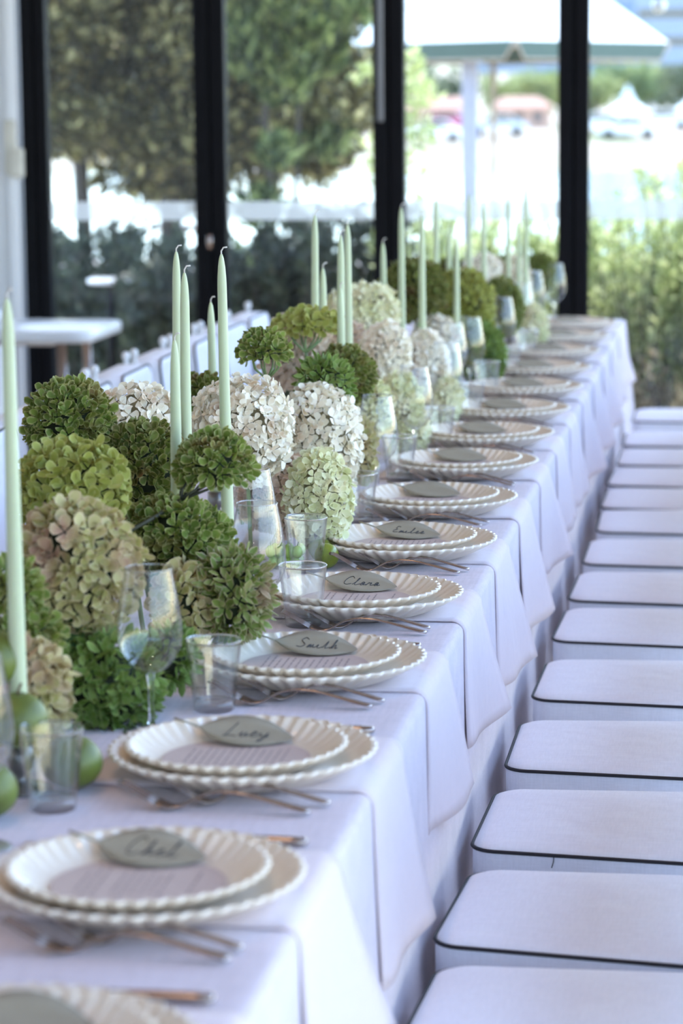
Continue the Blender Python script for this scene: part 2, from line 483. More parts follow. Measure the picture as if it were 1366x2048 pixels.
nt.links.new(tc.outputs['Position'], nz.inputs['Vector']); nt.links.new(nz.outputs['Fac'], bp.inputs['Height']); nt.links.new(bp.outputs[0], p_.inputs['Normal'])
struct('river', MB().add([(-420, 45, -2.5), (420, 45, -2.5), (420, 158, -2.5), (-420, 158, -2.5)], [(0, 1, 2, 3)]), wat)

def foliage_mesh(name, pts, size, upright=0.0, aspect=.45, seed=0, dirs=None):
    """leaves: one small folded lozenge at each point"""
    g = np.random.default_rng(seed)
    n = len(pts)
    d = g.normal(size=(n, 3)); d[:, 2] = d[:, 2]*(1-upright) + upright*2.2
    if dirs is not None: d = d*.55 + dirs
    d /= np.linalg.norm(d, axis=1)[:, None]
    q = g.normal(size=(n, 3)); s = np.cross(d, q); s /= np.linalg.norm(s, axis=1)[:, None]
    nn = np.cross(s, d)
    L = size*g.uniform(.7, 1.35, n)[:, None]
    w = L*aspect*.5
    a = pts; b = pts + d*L; c1 = pts + d*L*.5 + s*w + nn*w*.4; c2 = pts + d*L*.5 - s*w + nn*w*.4
    v = np.stack([a, c1, b, c2], 1).reshape(-1, 3)
    i = np.arange(n)[:, None]*4
    f = np.concatenate([np.concatenate([i, i+1, i+2], 1), np.concatenate([i, i+2, i+3], 1)], 0)
    return np_mesh(name, v, f, None, False)

bark = plain('grey_bark', (.075, .06, .05), .9, var=.35, scale=25, bump=.5, bscale=60)
L_olive = leaf_mat('sunflecked_olive_leaves', [(0, (.04, .034, .012)), (.5, (.125, .108, .034)), (.8, (.30, .265, .085)), (1, (.88, .78, .38))], .45, .3)  # brightest tones are sun sparkle put into the leaf colour
L_green = leaf_mat('green_leaves', [(0, (.022, .036, .012)), (.5, (.075, .12, .032)), (1, (.46, .52, .18))], .4, .3)
L_shaded = leaf_mat('shade_dark_hedge_leaves', [(0, (.018, .028, .016)), (.6, (.04, .06, .03)), (1, (.09, .11, .05))], .2)  # tree shade over the left shrubs is put into these dark leaf tones
L_light = leaf_mat('light_rosemary_leaves', [(0, (.28, .34, .11)), (.5, (.55, .62, .27)), (1, (.80, .82, .48))], .58)
L_dry = leaf_mat('dry_leaves', [(0, (.22, .17, .09)), (.6, (.40, .32, .19)), (1, (.58, .50, .32))], .4)

def tree(base, stems, clusters, mat, label, group, size=.06, seed=1, upright=0.0, aspect=.45, name='tree'):
    r = empty(name, base)
    tag(r, label, 'tree', group)
    g = np.random.default_rng(seed)
    for pts, r0, r1 in stems:
        k = len(pts)
        MB().tube(pts, [r0+(r1-r0)*i/(k-1) for i in range(k)], 8).build('trunk', bark, r)
    P_ = []
    for (cx, cy, cz, rx, ry, rz, n) in clusters:
        u = g.normal(size=(n, 3)); u /= np.linalg.norm(u, axis=1)[:, None]; u *= g.uniform(.25, 1, n)[:, None]**.5
        P_.append(np.array([cx, cy, cz]) + u*np.array([rx, ry, rz]))
    o = link('foliage', foliage_mesh('foliage', np.concatenate(P_), size, upright, aspect, seed), mat, r)
    o['kind'] = 'stuff'
    return r

def blobs(x0, x1, y0, y1, z0, z1, n, per, rad, seed):
    g = random.Random(seed)
    return [(g.uniform(x0, x1), g.uniform(y0, y1), g.uniform(z0, z1), rad*g.uniform(.6, 1.3), rad*g.uniform(.6, 1.3), rad*g.uniform(.45, 1.0), per) for _ in range(n)]

# old olive tree on the terrace, its crown filling the two left panes
b0 = (-4.1, 14.6, -.12)
st = [([(0.42, 0, 0), (.44, 0, .6), (.42, .0, 1.3), (.43, 0, 1.9), (.7, .1, 2.6)], .055, .03),
      ([(.42, .0, 1.35), (.55, 0, 1.62), (.62, 0, 2.05), (.85, 0, 2.25), (1.05, .1, 2.6)], .03, .022),
      ([(.9, .3, 0), (.86, .3, .7), (.87, .3, 1.5), (.8, .3, 2.4), (.6, .3, 3.2)], .07, .04),
      ([(.42, 0, 1.25), (.25, .0, 1.55), (-.2, 0, 1.9), (-.7, 0, 2.4)], .03, .015)]
cl = blobs(.72, 1.12, -.4, .6, 1.08, 1.4, 7, 260, .13, 31) + blobs(.15, 1.9, -.8, 1.5, 1.40, 2.4, 120, 400, .24, 3) + blobs(-.4, 2.0, -.8, 1.5, 2.3, 3.3, 34, 400, .32, 23) + blobs(-1.0, 2.55, -1.6, 1.6, 3.6, 9.6, 30, 300, .45, 77) + blobs(.75, 1.9, -.7, 1.2, 1.28, 1.75, 26, 360, .2, 4) + blobs(.2, .7, -.4, .9, 1.62, 1.8, 3, 220, .16, 5)  # includes an unseen upper crown, added to shade the left panes
tree(b0, st, cl, L_olive, 'grey-trunked olive tree with a wide brownish green crown behind the left panes', None, .075, 11)
# greener upright bush-tree right of it
cl = blobs(-.22, .28, -.4, .5, 1.35, 2.4, 14, 380, .19, 6) + blobs(-.12, .18, -.3, .3, .5, 1.35, 5, 260, .16, 7)
tree((-2.42, 13.6, -.12), [([(0, 0, 0), (.02, 0, .8), (-.03, .02, 1.5), (0, 0, 2.1)], .03, .01), ([(.02, 0, .5), (.12, 0, 1.0), (.16, 0, 1.7)], .02, .008)], cl, L_green,
     'slim fresh green tree with upright shoots left of the third black post', None, .09, 12, .55, .3)
cl = blobs(-.1, .12, -.25, .3, 1.1, 2.05, 7, 110, .13, 9)
tree((-1.66, 12.9, -.12), [([(0, 0, 0), (.03, 0, .8), (-.02, 0, 1.4), (.03, 0, 2.0)], .016, .006)], cl, L_light,
     'thin young tree with pale sunlit leaves just right of the third black post', None, .05, 13)

def shrub(base, w, d, h, nst, mat, label, group, seed, leaf=.035, per=46, spread=.25, aspect=.3):
    r = empty('shrub', base); tag(r, label, 'shrub', group)
    g = random.Random(seed); sm = MB(); P_ = []; D_ = []
    for _ in range(nst):
        x = g.uniform(-w/2, w/2); y = g.uniform(-d/2, d/2); hh = h*g.uniform(.55, 1.08)
        dx = g.uniform(-spread, spread)*hh; dy = g.uniform(-spread, spread)*hh
        pts = [(x, y, 0), (x+dx*.3, y+dy*.3, hh*.4), (x+dx*.7, y+dy*.7, hh*.75), (x+dx, y+dy, hh)]
        sm.tube(pts, [.006, .005, .004, .002], 4)
        for i in range(per):
            t = g.uniform(.12, 1.0)**.8
            k = min(2, int(t*3)); f_ = t*3-k
            p0 = Vector(pts[k]).lerp(Vector(pts[k+1]), f_)
            a = g.uniform(0, 2*PI)
            P_.append(p0); D_.append((math.cos(a)*.8, math.sin(a)*.8, .75))
    sm.build('stem', bark, r)
    o = link('foliage', foliage_mesh('foliage', np.array(P_), leaf, .1, aspect, seed, np.array(D_)), mat, r); o['kind'] = 'stuff'
    return r

HG = 'pale sunlit shrubs along the terrace edge'
hx = [(-1.33, 11.7, .98), (-1.08, 11.9, .92), (-.82, 11.7, .95), (-.62, 12.1, 1.0), (-.42, 11.7, 1.02), (-.18, 11.9, 1.2), (.05, 11.6, 1.24), (.35, 11.8, 1.05), (.7, 11.7, 1.05)]
hl = ['pale green sunlit shrub just right of the third black post', 'pale green shrub behind the candles, second right of the third black post', 'pale green shrub midway between the third and fourth black posts',
      'pale green shrub hidden partly by the fourth black post', 'pale rosemary-like shrub just right of the fourth black post', 'tall pale shrub near the middle of the far right pane',
      'tall pale shrub at the right border of the picture', 'pale shrub beyond the right border, behind the fifth black post', 'pale shrub farthest to the right of the row']
for k, ((x, y, h), l) in enumerate(zip(hx, hl)):
    shrub((x, y, -.12), .38, .6, h+.10, 54, L_light, l, HG, 30+k, .05, 95, .2, .34)
for k, (x, y, h, l) in enumerate([(-.5, 11.25, .42, 'low dry brown shrub at the foot of the pale shrubs'), (-.25, 11.2, .46, 'low brown twiggy shrub left of the right picture border'), (.02, 11.25, .4, 'low brown twiggy shrub at the right border, under the tall pale shrub')]):
    shrub((x, y, -.12), .3, .3, h+.12, 26, L_dry, l, 'dry shrubs at the foot of the hedge', 50+k, .045, 26, .5, .4)
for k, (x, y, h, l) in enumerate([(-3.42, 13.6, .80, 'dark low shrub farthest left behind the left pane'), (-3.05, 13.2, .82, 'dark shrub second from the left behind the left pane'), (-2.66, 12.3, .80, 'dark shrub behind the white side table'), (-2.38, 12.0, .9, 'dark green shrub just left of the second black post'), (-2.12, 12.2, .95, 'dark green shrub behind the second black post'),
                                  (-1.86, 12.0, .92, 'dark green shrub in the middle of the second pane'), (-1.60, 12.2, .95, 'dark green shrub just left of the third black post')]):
    shrub((x, y, -.12), .36, .6, h+.12, 50, L_shaded, l, 'shrubs with shade-dark leaves behind the left panes', 60+k, .055, 90, .2, .5)

# terrace furniture seen through the left pane
for k, (x, y, z, rr, l) in enumerate([(-3.42, 14.2, .72, .14, 'small white terrace table farther from the left pane'), (-2.98, 12.35, .66, .11, 'small white terrace table nearer to the left pane'), (-3.28, 15.2, .78, .16, 'pinkish terrace table left of the second black post')]):
    r = empty('terrace_table', (x, y, -.12)); tag(r, l, 'table', 'terrace tables outside')
    mt = M['whitelac'] if k < 2 else plain('pink_lacquer', (.75, .60, .55), .5)
    MB().lathe([(rr-.01, z+.10), (rr, z+.105), (rr, z+.12), (rr-.01, z+.125)], 28, cap0=True, cap1=True).build('tabletop', mt, r)
    MB().tube([(0, 0, .02), (0, 0, z+.11)], .02, 10).build('pedestal', M['frame'], r)
    MB().lathe([(.11, 0), (.11, .012), (.03, .03)], 20, cap0=True, cap1=True).build('base', M['frame'], r)

# square parasol, one corner pointing at the room
ux, uy = -1.86, 20.0
R = 1.32; a0 = math.radians(12)
r = empty('parasol', (ux, uy, -.12)); tag(r, 'large square parasol with white top and green valance over the terrace', 'parasol')
canv = plain('white_canvas', (.82, .84, .80), .8, var=.03)
grn = plain('sage_valance', (.085, .125, .095), .8, var=.06)
pip = plain('tan_binding', (.45, .36, .26), .8)
crn = [Vector((R*math.cos(a0+k*PI/2), R*math.sin(a0+k*PI/2), 2.02)) for k in range(4)]
ap = Vector((0, 0, 2.95))
top = MB(); n = 8
for k in range(4):
    A, B = crn[k], crn[(k+1) % 4]
    rows = []
    for i in range(n+1):
        t = i/n
        row = [ap.lerp(A, t).lerp(ap.lerp(B, t), j/n) - Vector((0, 0, .07*math.sin(PI*t)*(math.sin(PI*j/n)))) for j in range(n+1)]
        rows.append(row)
    o0 = len(top.v)
    for row in rows: top.v += [tuple(p) for p in row]
    for i in range(n):
        for j in range(n):
            q = o0+i*(n+1)+j; top.f.append((q, q+1, q+n+2, q+n+1))
top.build('canopy', canv, r)
und = MB(); und.v = [(x, y, z-.02) for x, y, z in top.v]; und.f = [tuple(reversed(f)) for f in top.f]
und.build('canopy_lining', plain('green_lining', (.09, .17, .06), .8), r)
for k in range(4):
    A, B = crn[k], crn[(k+1) % 4]; d = (B-A).normalized()
    outl = [A, A+d*.10+Vector((0, 0, -.13)), B-d*.10+Vector((0, 0, -.13)), B]
    v = [tuple(p) for p in outl] + [tuple(p+Vector((0, 0, 0))+d.cross(Vector((0, 0, 1)))*-.006) for p in outl]
    MB().add(v, [(0, 1, 2, 3), (7, 6, 5, 4), (0, 4, 5, 1), (1, 5, 6, 2), (2, 6, 7, 3)]).build('valance', grn, r, False)
    MB().tube([outl[0], outl[1], outl[2], outl[3]], .010, 6).build('binding', pip, r)
    MB().tube([ap-Vector((0, 0, .06)), crn[k]-Vector((0, 0, .045))], .014, 6).build('rib', M['timber'], r)
MB().tube([(0, 0, 0), (0, 0, 2.9)], .022, 10).build('pole', M['timber'], r)
MB().bbox(-.25, -.25, 0, .25, .25, .08, .02).build('base', M['frame'], r, False)
MB().sphere((0, 0, 2.98), .04).build('finial', M['timber'], r)
o = MB().bbox(-.055, -.055, 0, .055, .055, 1.98, .008).bbox(-.08, -.08, 1.96, .08, .08, 2.0, .008).bbox(-.085, -.085, 0, .085, .085, .1, .01).build('post', plain('grey_painted_post', (.42, .42, .50), .7), None, False, (-1.955, 19.2, -.12))
tag(o, 'pale square post standing beside the parasol pole', 'post')

# festoon bulb under the eaves
r = empty('festoon_lamp', (-.36, 11.3, 1.87)); tag(r, 'round clear festoon bulb hanging near the top right corner', 'lamp')
MB().sphere((0, 0, 0), .032, 16, 10).build('bulb', plain('milky_bulb', (.85, .86, .86), .2), r)
MB().lathe([(.012, .03), (.016, .035), (.016, .07), (.006, .08)], 12, cap0=True, cap1=True).build('socket', M['frame'], r)
MB().tube([(0, 0, .075), (.003, 0, .5), (0, 0, 1.03)], .004, 6).build('cord', M['frame'], r)

# ------------------------------------------------------------------ far bank
def fx(px, d): return (px-1490)/5300*d*1.0
farleaf = [leaf_mat('far_leaves_%d' % k, s, .3) for k, s in enumerate([[(0, (.10, .15, .05)), (1, (.26, .33, .12))], [(0, (.20, .24, .08)), (1, (.42, .44, .18))], [(0, (.08, .11, .06)), (1, (.20, .23, .11))]])]
words = ['leftmost', 'second', 'third', 'fourth', 'fifth', 'sixth', 'seventh', 'eighth', 'ninth', 'tenth', 'eleventh', 'twelfth', 'thirteenth', 'fourteenth', 'fifteenth', 'sixteenth']
for k, (px, d, h, w, t) in enumerate([(140, 205, 5.0, 5, 0), (230, 222, 6, 6, 2), (330, 214, 5, 5, 1), (420, 220, 6, 6, 0), (520, 210, 5.5, 5, 2), (640, 215, 6, 6, 0), (740, 205, 5, 5, 1),
                                      (842, 212, 4.6, 4.5, 2), (905, 222, 5.0, 5, 2), (1030, 214, 4.4, 3.6, 1), (1075, 205, 3.8, 3.0, 1), (1128, 216, 4.4, 4, 0), (1196, 208, 3.8, 3, 1), (1255, 220, 5.0, 4.5, 0), (1300, 230, 5.0, 3.5, 1), (1372, 214, 4.6, 4, 2)]):
    g = random.Random(k)
    cl = [(g.uniform(-w/2, w/2), g.uniform(-1, 1), h*g.uniform(.4, .85), w*.28, w*.28, h*.2, 90) for _ in range(10)]
    l = ('leftmost rounded tree on the far river bank' if k == 0 else '%s tree from the left on the far river bank' % words[k]) if k < 15 else 'rightmost tree on the far river bank'
    tree((fx(px, d), d, -.6), [([(0, 0, -.3), (.1, 0, h*.4), (0, 0, h*.7)], .22, .08)], cl, farleaf[t], l, 'trees on the far bank', .55, 100+k, 0, .7)
cols_c = [('white', (.85, .85, .86)), ('pink-red', (.62, .10, .22)), ('silver', (.6, .62, .65)), ('white', (.85, .85, .86)), ('white', (.85, .85, .86)), ('white', (.85, .86, .86))]
carw = ['white car left of the parasol post on the far bank', 'pink-red car behind the white car on the far bank', 'silver car right of the parasol pole on the far bank', 'white car just right of the fourth post on the far bank',
        'white car second right of the fourth post, far bank', 'white car near the right border on the far bank']
rub = plain('tyre_rubber', (.02, .02, .02), .8); gls = plain('car_window', (.05, .06, .07), .1)
for k, (px, d, zz) in enumerate([(878, 180, -1.28), (905, 187, -.75), (1005, 183, -.95), (1216, 184, -.88), (1264, 181, -1.15), (1330, 189, -.72)]):
    r = empty('car', (fx(px, d), d, zz), rnd.uniform(-.15, .15)); tag(r, carw[k], 'car', 'cars on the far bank')
    prof_ = [(-2.1, .35), (-2.1, .75), (-1.3, .92), (-.7, 1.42), (.8, 1.45), (1.5, .98), (2.05, .85), (2.1, .35)]
    rings = [[(x, -.82+s, z) for x, z in prof_] for s in (0,)] + [[(x, .82, z) for x, z in prof_]]
    MB().loft(rings).build('body', plain('car_paint_%d' % k, cols_c[k][1], .3, var=.02, coat=.5), r, False)
    gw = [(-1.15, .93), (-.65, 1.36), (.75, 1.38), (1.32, .97)]
    MB().loft([[(x, -.835, z) for x, z in gw], [(x, -.81, z) for x, z in gw]]).build('window', gls, r, False)
    for x in (-1.3, 1.3):
        for y in (-.8, .8):
            MB().loft([[(x+.33*math.cos(a), y-.09, .33+.33*math.sin(a)) for a in [2*PI*i/16 for i in range(16)]], [(x+.33*math.cos(a), y+.09, .33+.33*math.sin(a)) for a in [2*PI*i/16 for i in range(16)]]]).build('wheel', rub, r)
hs = [(880, 200, 6.0, 1.5, (.50, .33, .25), 'low pinkish riverside house left of the parasol post'), (1052, 200, 4.2, 1.5, (.50, .31, .23), 'low salmon riverside house between parasol pole and fourth post'), (300, 204, 7.0, 1.6, (.74, .68, .6), 'low cream riverside house seen through the left pane')]
for px, d, w, h, c, l in hs:
    r = empty('house', (fx(px, d), d, -.6)); tag(r, l, 'house', 'houses on the far bank')
    MB().box(-w/2, -2, -.3, w/2, 2, h).build('wall', plain('house_wall', c, .9), r, False)
    MB().add([(-w/2-.3, -2.3, h), (w/2+.3, -2.3, h), (w/2+.3, 2.3, h), (-w/2-.3, 2.3, h), (-w/2+.8, 0, h+.8), (w/2-.8, 0, h+.8)], [(0, 1, 5, 4), (1, 2, 5), (2, 3, 4, 5), (3, 0, 4), (3, 2, 1, 0)]).build('roof', plain('house_roof', (.42, .24, .18), .9), r, False)
    for q in range(3):
        MB().box(-w/2+w*(q+.5)/3-.35, -2.04, h*.35, -w/2+w*(q+.5)/3+.35, -1.98, h*.75).build('window', gls, r, False)
for k, (px, w, l) in enumerate([(1262, 3.4, 'white peaked marquee right of the fourth post on the far bank'), (1392, 3.6, 'white peaked marquee at the right border on the far bank')]):
    d = 190
    r = empty('marquee', (fx(px, d), d, -.7)); tag(r, l, 'marquee', 'marquees on the far bank')
    hh = w/2; rf = MB()
    rf.add([(-hh, -hh, 1.1), (hh, -hh, 1.1), (hh, hh, 1.1), (-hh, hh, 1.1), (-hh*.35, -hh*.35, 1.9), (hh*.35, -hh*.35, 1.9), (hh*.35, hh*.35, 1.9), (-hh*.35, hh*.35, 1.9), (0, 0, 3.2)],
           [(0, 1, 5, 4), (1, 2, 6, 5), (2, 3, 7, 6), (3, 0, 4, 7), (4, 5, 8), (5, 6, 8), (6, 7, 8), (7, 4, 8)]).build('roof', canv, r, False)
    for sx in (-1, 1):
        for sy in (-1, 1): MB().tube([(sx*(hh-.05), sy*(hh-.05), -.3), (sx*(hh-.05), sy*(hh-.05), 1.12)], .05, 6).build('pole', M['whitelac'], r)
tw = plain('blue_glass_facade', (.13, .20, .32), .25, var=.04, scale=.2)
tw2 = plain('pale_facade', (.25, .30, .38), .5, var=.03, scale=.2)
for k, (px, d, w, h, l) in enumerate([(1232, 330, 7.5, 26, 'tall blue tower block right of the parasol'), (1335, 300, 6.5, 22, 'pale blue tower block at the top right corner'), (1060, 420, 14, 20, 'distant tower block hidden behind the parasol canopy')]):
    r = empty('tower_block', (fx(px, d), d, 0)); tag(r, l, 'building', 'tower blocks beyond the river')
    MB().box(-w/2, -w/2, -1, w/2, w/2, h).build('wall', tw if k == 0 else tw2, r, False)
    fl = MB().box(-w/2+.3, -w/2-.08, 0, w/2-.3, -w/2, .9)
    me = fl.mesh('window', False)
    for q in range(int(h/3)): link('window', me, gls if k else tw2, r, (0, 0, 1.2+3*q))

# ------------------------------------------------------------------ banquet table and its cloth
TX0, TX1, TY0, TY1, TZ = -1.14, -.388, 1.25, 9.05, .75
r = empty('banquet_table', ((TX0+TX1)/2, 0, 0)); tag(r, 'long banquet table under the white floor-length cloth', 'table')
w = (TX1-TX0)/2-.012
MB().bbox(-w, TY0+.012, .70, w, TY1-.012, .742, .006).build('tabletop', M['timber'], r, False)
for k in range(5):
    for s in (-1, 1):
        MB().bbox(s*(w-.07)-.025, 1.5+k*1.85-.025, 0, s*(w-.07)+.025, 1.5+k*1.85+.025, .70, .004).build('leg', M['timber'], r, False)

def rrect(x0, y0, x1, y1, rr, nx, ny, nc):
    """points (x, y, nx, ny) around a rounded rectangle, counter-clockwise from the right side"""
    out = []
    for i in range(ny): out.append((x1, y0+rr+(y1-y0-2*rr)*i/ny, 1, 0))
    for i in range(nc): a = PI/2*i/nc; out.append((x1-rr+rr*math.cos(a), y1-rr+rr*math.sin(a), math.cos(a), math.sin(a)))
    for i in range(nx): out.append((x1-rr-(x1-x0-2*rr)*i/nx, y1, 0, 1))
    for i in range(nc): a = PI/2+PI/2*i/nc; out.append((x0+rr+rr*math.cos(a), y1-rr+rr*math.sin(a), math.cos(a), math.sin(a)))
    for i in range(ny): out.append((x0, y1-rr-(y1-y0-2*rr)*i/ny, -1, 0))
    for i in range(nc): a = PI+PI/2*i/nc; out.append((x0+rr+rr*math.cos(a), y0+rr+rr*math.sin(a), math.cos(a), math.sin(a)))
    for i in range(nx): out.append((x0+rr+(x1-x0-2*rr)*i/nx, y0, 0, -1))
    for i in range(nc): a = 3*PI/2+PI/2*i/nc; out.append((x1-rr+rr*math.cos(a), y0+rr+rr*math.sin(a), math.cos(a), math.sin(a)))
    return out

def cloth_mesh():
    base = rrect(TX0, TY0, TX1, TY1, .03, 30, 520, 8)
    g = random.Random(3)
    ph = [g.uniform(0, 6.28) for _ in range(6)]
    rings = []
    b = .014
    for q in range(5):   # rounded edge
        a = PI/2*q/4
        rings.append([(x-nx*b*(1-math.sin(a)), y-ny*b*(1-math.sin(a)), TZ-b*(1-math.cos(a))) for x, y, nx, ny in base])
    for q in range(1, 15):
        t = q/14
        ring = []
        for x, y, nx, ny in base:
            s = y if abs(nx) > .5 else x*1.3+20
            wv = (math.sin(s*9+ph[0])*.5+math.sin(s*15.3+ph[1])*.35+math.sin(s*4.1+ph[2])*.5)
            off = t**1.2*(.022+.012*wv)
            corner = 1 if (abs(nx) > .05 and abs(ny) > .05) else 0
            off += t*.05*corner
            ring.append((x+nx*off, y+ny*off, TZ-b-(TZ-b-.006)*t))
        rings.append(ring)
    m = MB().loft(rings, True, False, False)
    # the top, a grid joined by its own rim row
    n = len(base); inner = rings[0]
    xs = [TX0+.045+(TX1-TX0-.09)*i/12 for i in range(13)]
    cx = (TX0+TX1)/2
    mid = len(m.v)
    m.v += [(x+(cx-x)*.04, y+(5.15-y)*.004, TZ) for x, y, z in inner]
    for i in range(n): m.f.append((i, (i+1) % n, mid+(i+1) % n, mid+i))
    m.f.append(tuple(mid+i for i in range(n)))
    return m
o = cloth_mesh().build('tablecloth', M['cloth'])
tag(o, 'long white linen tablecloth falling to the floor over the banquet table', 'tablecloth')

# ------------------------------------------------------------------ chairs
def rr_ring(cx, cy, hx, hy, rad, z, nc=6):
    out = []
    for (sx, sy, a0) in ((1, -1, -PI/2), (1, 1, 0), (-1, 1, PI/2), (-1, -1, PI)):
        for i in range(nc+1):
            a = a0+PI/2*i/nc
            out.append((cx+sx*(hx-rad)+rad*math.cos(a), cy+sy*(hy-rad)+rad*math.sin(a), z))
    return out

def make_chair():
    r = empty('chair')
    hx, hy = .212, .157
    # boxed seat cover
    rings = [rr_ring(0, 0, hx-.006, hy-.006, .03, .335), rr_ring(0, 0, hx-.004, hy-.004, .032, .36), rr_ring(0, 0, hx, hy, .034, .43), rr_ring(0, 0, hx, hy, .034, .466),
             rr_ring(0, 0, hx-.003, hy-.003, .034, .474), rr_ring(0, 0, hx-.010, hy-.010, .034, .4775), rr_ring(0, 0, hx-.028, hy-.028, .032, .4805), rr_ring(0, 0, hx-.07, hy-.07, .03, .483), rr_ring(0, 0, hx-.11, hy-.11, .02, .4845), rr_ring(0, 0, hx-.14, hy-.14, .012, .485)]
    flare = lambda ring: [(x, y*(1+.22*(x+hx)/(2*hx)), z) for x, y, z in ring]     # seats widen towards the back
    s = MB().loft([flare(q) for q in rings]).build('seat_cushion', M['seat'], r)
    MB().tube(flare(rr_ring(0, 0, hx+.0006, hy+.0006, .034, .470)), .0027, 6, True).build('piping', M['piping'], s)
    # frame
    wl = M['whitelac']
    for sx, sy in ((-1, -1), (-1, 1)):
        MB().tube([(sx*.185, sy*.172, 0), (sx*.185, sy*.172, .12), (sx*.182, sy*.17, .335)], [.011, .013, .014], 10).build('leg', wl, r)
    for sy in (-1, 1):
        p = MB().tube([(.20, sy*.178, 0), (.19, sy*.178, .335), (.195, sy*.178, .5), (.232, sy*.178, .818)], [.011, .013, .013, .011], 10)
        p.lathe([(.006, .812), (.010, .822), (.006, .830), (.0105, .839), (.0115, .846), (.0085, .854), (.001, .858)], 12, .232, sy*.178, 0)
        p.build('back_post', wl, r)
    MB().tube([(.236, -.178, .812), (.236, .178, .812)], .010, 8).build('top_rail', wl, r)
    for z in (.16, .24):
        for sy in (-1, 1): MB().tube([(-.184, sy*.171, z), (.193, sy*.176, z)], .008, 8).build('stretcher', wl, r)
    MB().tube([(-.184, -.171, .2), (-.184, .171, .2)], .008, 8).build('stretcher', wl, r)
    # boxed back cover
    def vr(x, hy_, z0, z1, rad):
        return [(x+ (zz-.7)*.10, yy, zz) for (yy, zz, _) in [(p[0], p[1], 0) for p in rr_ring(0, (z0+z1)/2, hy_, (z1-z0)/2, rad, 0)]]
    b = MB().loft([vr(.158, .145, .585, .803, .02), vr(.150, .160, .565, .820, .025), vr(.156, .1665, .558, .8275, .028), vr(.23, .1665, .558, .8275, .028), vr(.236, .160, .565, .820, .025)])
    c = b.build('back_cover', M['seat'], r)
    MB().tube(vr(.1545, .1668, .5578, .828, .028), .003, 6, True).build('piping', M['piping'], c)
    return r

RIGHT = [(-.362, 2.700, -3), (-.365, 3.099, -3.5), (-.360, 3.518, -1.5), (-.352, 3.963, 0), (-.349, 4.449, -1), (-.350, 4.95, -1.5), (-.346, 5.366, -1), (-.342, 5.80, 0), (-.335, 6.245, 1), (-.346, 6.62, -.5), (-.350, 7.02, -1), (-.343, 7.42, 0), (-.343, 7.84, 1), (-.341, 8.45, 0)]
ordn = ['first', 'second', 'third', 'fourth', 'fifth', 'sixth', 'seventh', 'eighth', 'ninth', 'tenth', 'eleventh', 'twelfth', 'thirteenth', 'fourteenth', 'fifteenth', 'sixteenth']
proto_chair = make_chair()
first = True
for k, (x, y, a) in enumerate(RIGHT):
    o = proto_chair if first else copy_tree(proto_chair); first = False
    ar = math.radians(a)
    lx, ly = -.212, -.157
    ox = lx*math.cos(ar)-ly*math.sin(ar); oy = lx*math.sin(ar)+ly*math.cos(ar)
    o.location = (x-ox, y-oy, 0); o.rotation_euler = (0, 0, ar)
    if k == 0: l = 'white seat with black piping nearest the camera, cut by the lower picture edge'
    elif k == len(RIGHT)-1: l = 'white seat with black piping at the far end of the right row, by the shrubs'
    else: l = '%s white seat with black piping from the camera, right side of the table' % ordn[k]
    tag(o, l, 'chair', 'piped white chairs along the right side of the table')
    if k == 2:
        cu = [c for c in o.children if c.name.startswith('seat_cushion')][0]
        MB().tube([(-.095, -.1680, .468), (-.0955, -.169, .461), (-.098, -.1685, .453)], .0007, 5).build('loose_thread', M['piping'], cu)
LEFT = [4.74, 5.175, 5.61, 6.045, 6.48, 6.915, 7.35, 7.785, 8.19]
for k, y in enumerate(LEFT):
    o = copy_tree(proto_chair)
    o.location = (-1.335, y, 0); o.rotation_euler = (0, 0, PI+math.radians(rnd.uniform(-1.5, 1.5)))
    q = len(LEFT)-1-k
    l = 'white chair with boxed back cover at the far end of the left row' if q == 0 else '%s white chair with boxed back cover from the far end, left row' % ordn[q]
    tag(o, l, 'chair', 'piped white chairs along the left side of the table')

# white side table by the left wall
r = empty('side_table', (-2.78, 9.36, -.0)); tag(r, 'white side table with rounded corners standing against the far left wall', 'side table')
MB().loft([rr_ring(0, 0, .50, .26, .06, .652), rr_ring(0, 0, .51, .27, .07, .66), rr_ring(0, 0, .51, .27, .07, .688), rr_ring(0, 0, .503, .263, .065, .695)]).build('tabletop', M['whitelac'], r)
for sx in (-1, 1):
    for sy in (-1, 1): MB().tube([(sx*.40, sy*.19, 0), (sx*.38, sy*.18, .658)], [.014, .018], 10).build('leg', M['steel'], r)
MB().bbox(-.34, -.15, .632, .34, .15, .654, .006).build('apron', M['whitelac'], r, False)
o = MB().bbox(-.12, -.10, 0, .12, .10, .60, .01).bbox(-.10, -.08, .6, .10, .08, .70, .01).build('plinth', M['wallpaint'], None, False, (-2.94, 9.95, 0))
tag(o, 'white stepped plinth on the floor behind the side table', 'plinth')

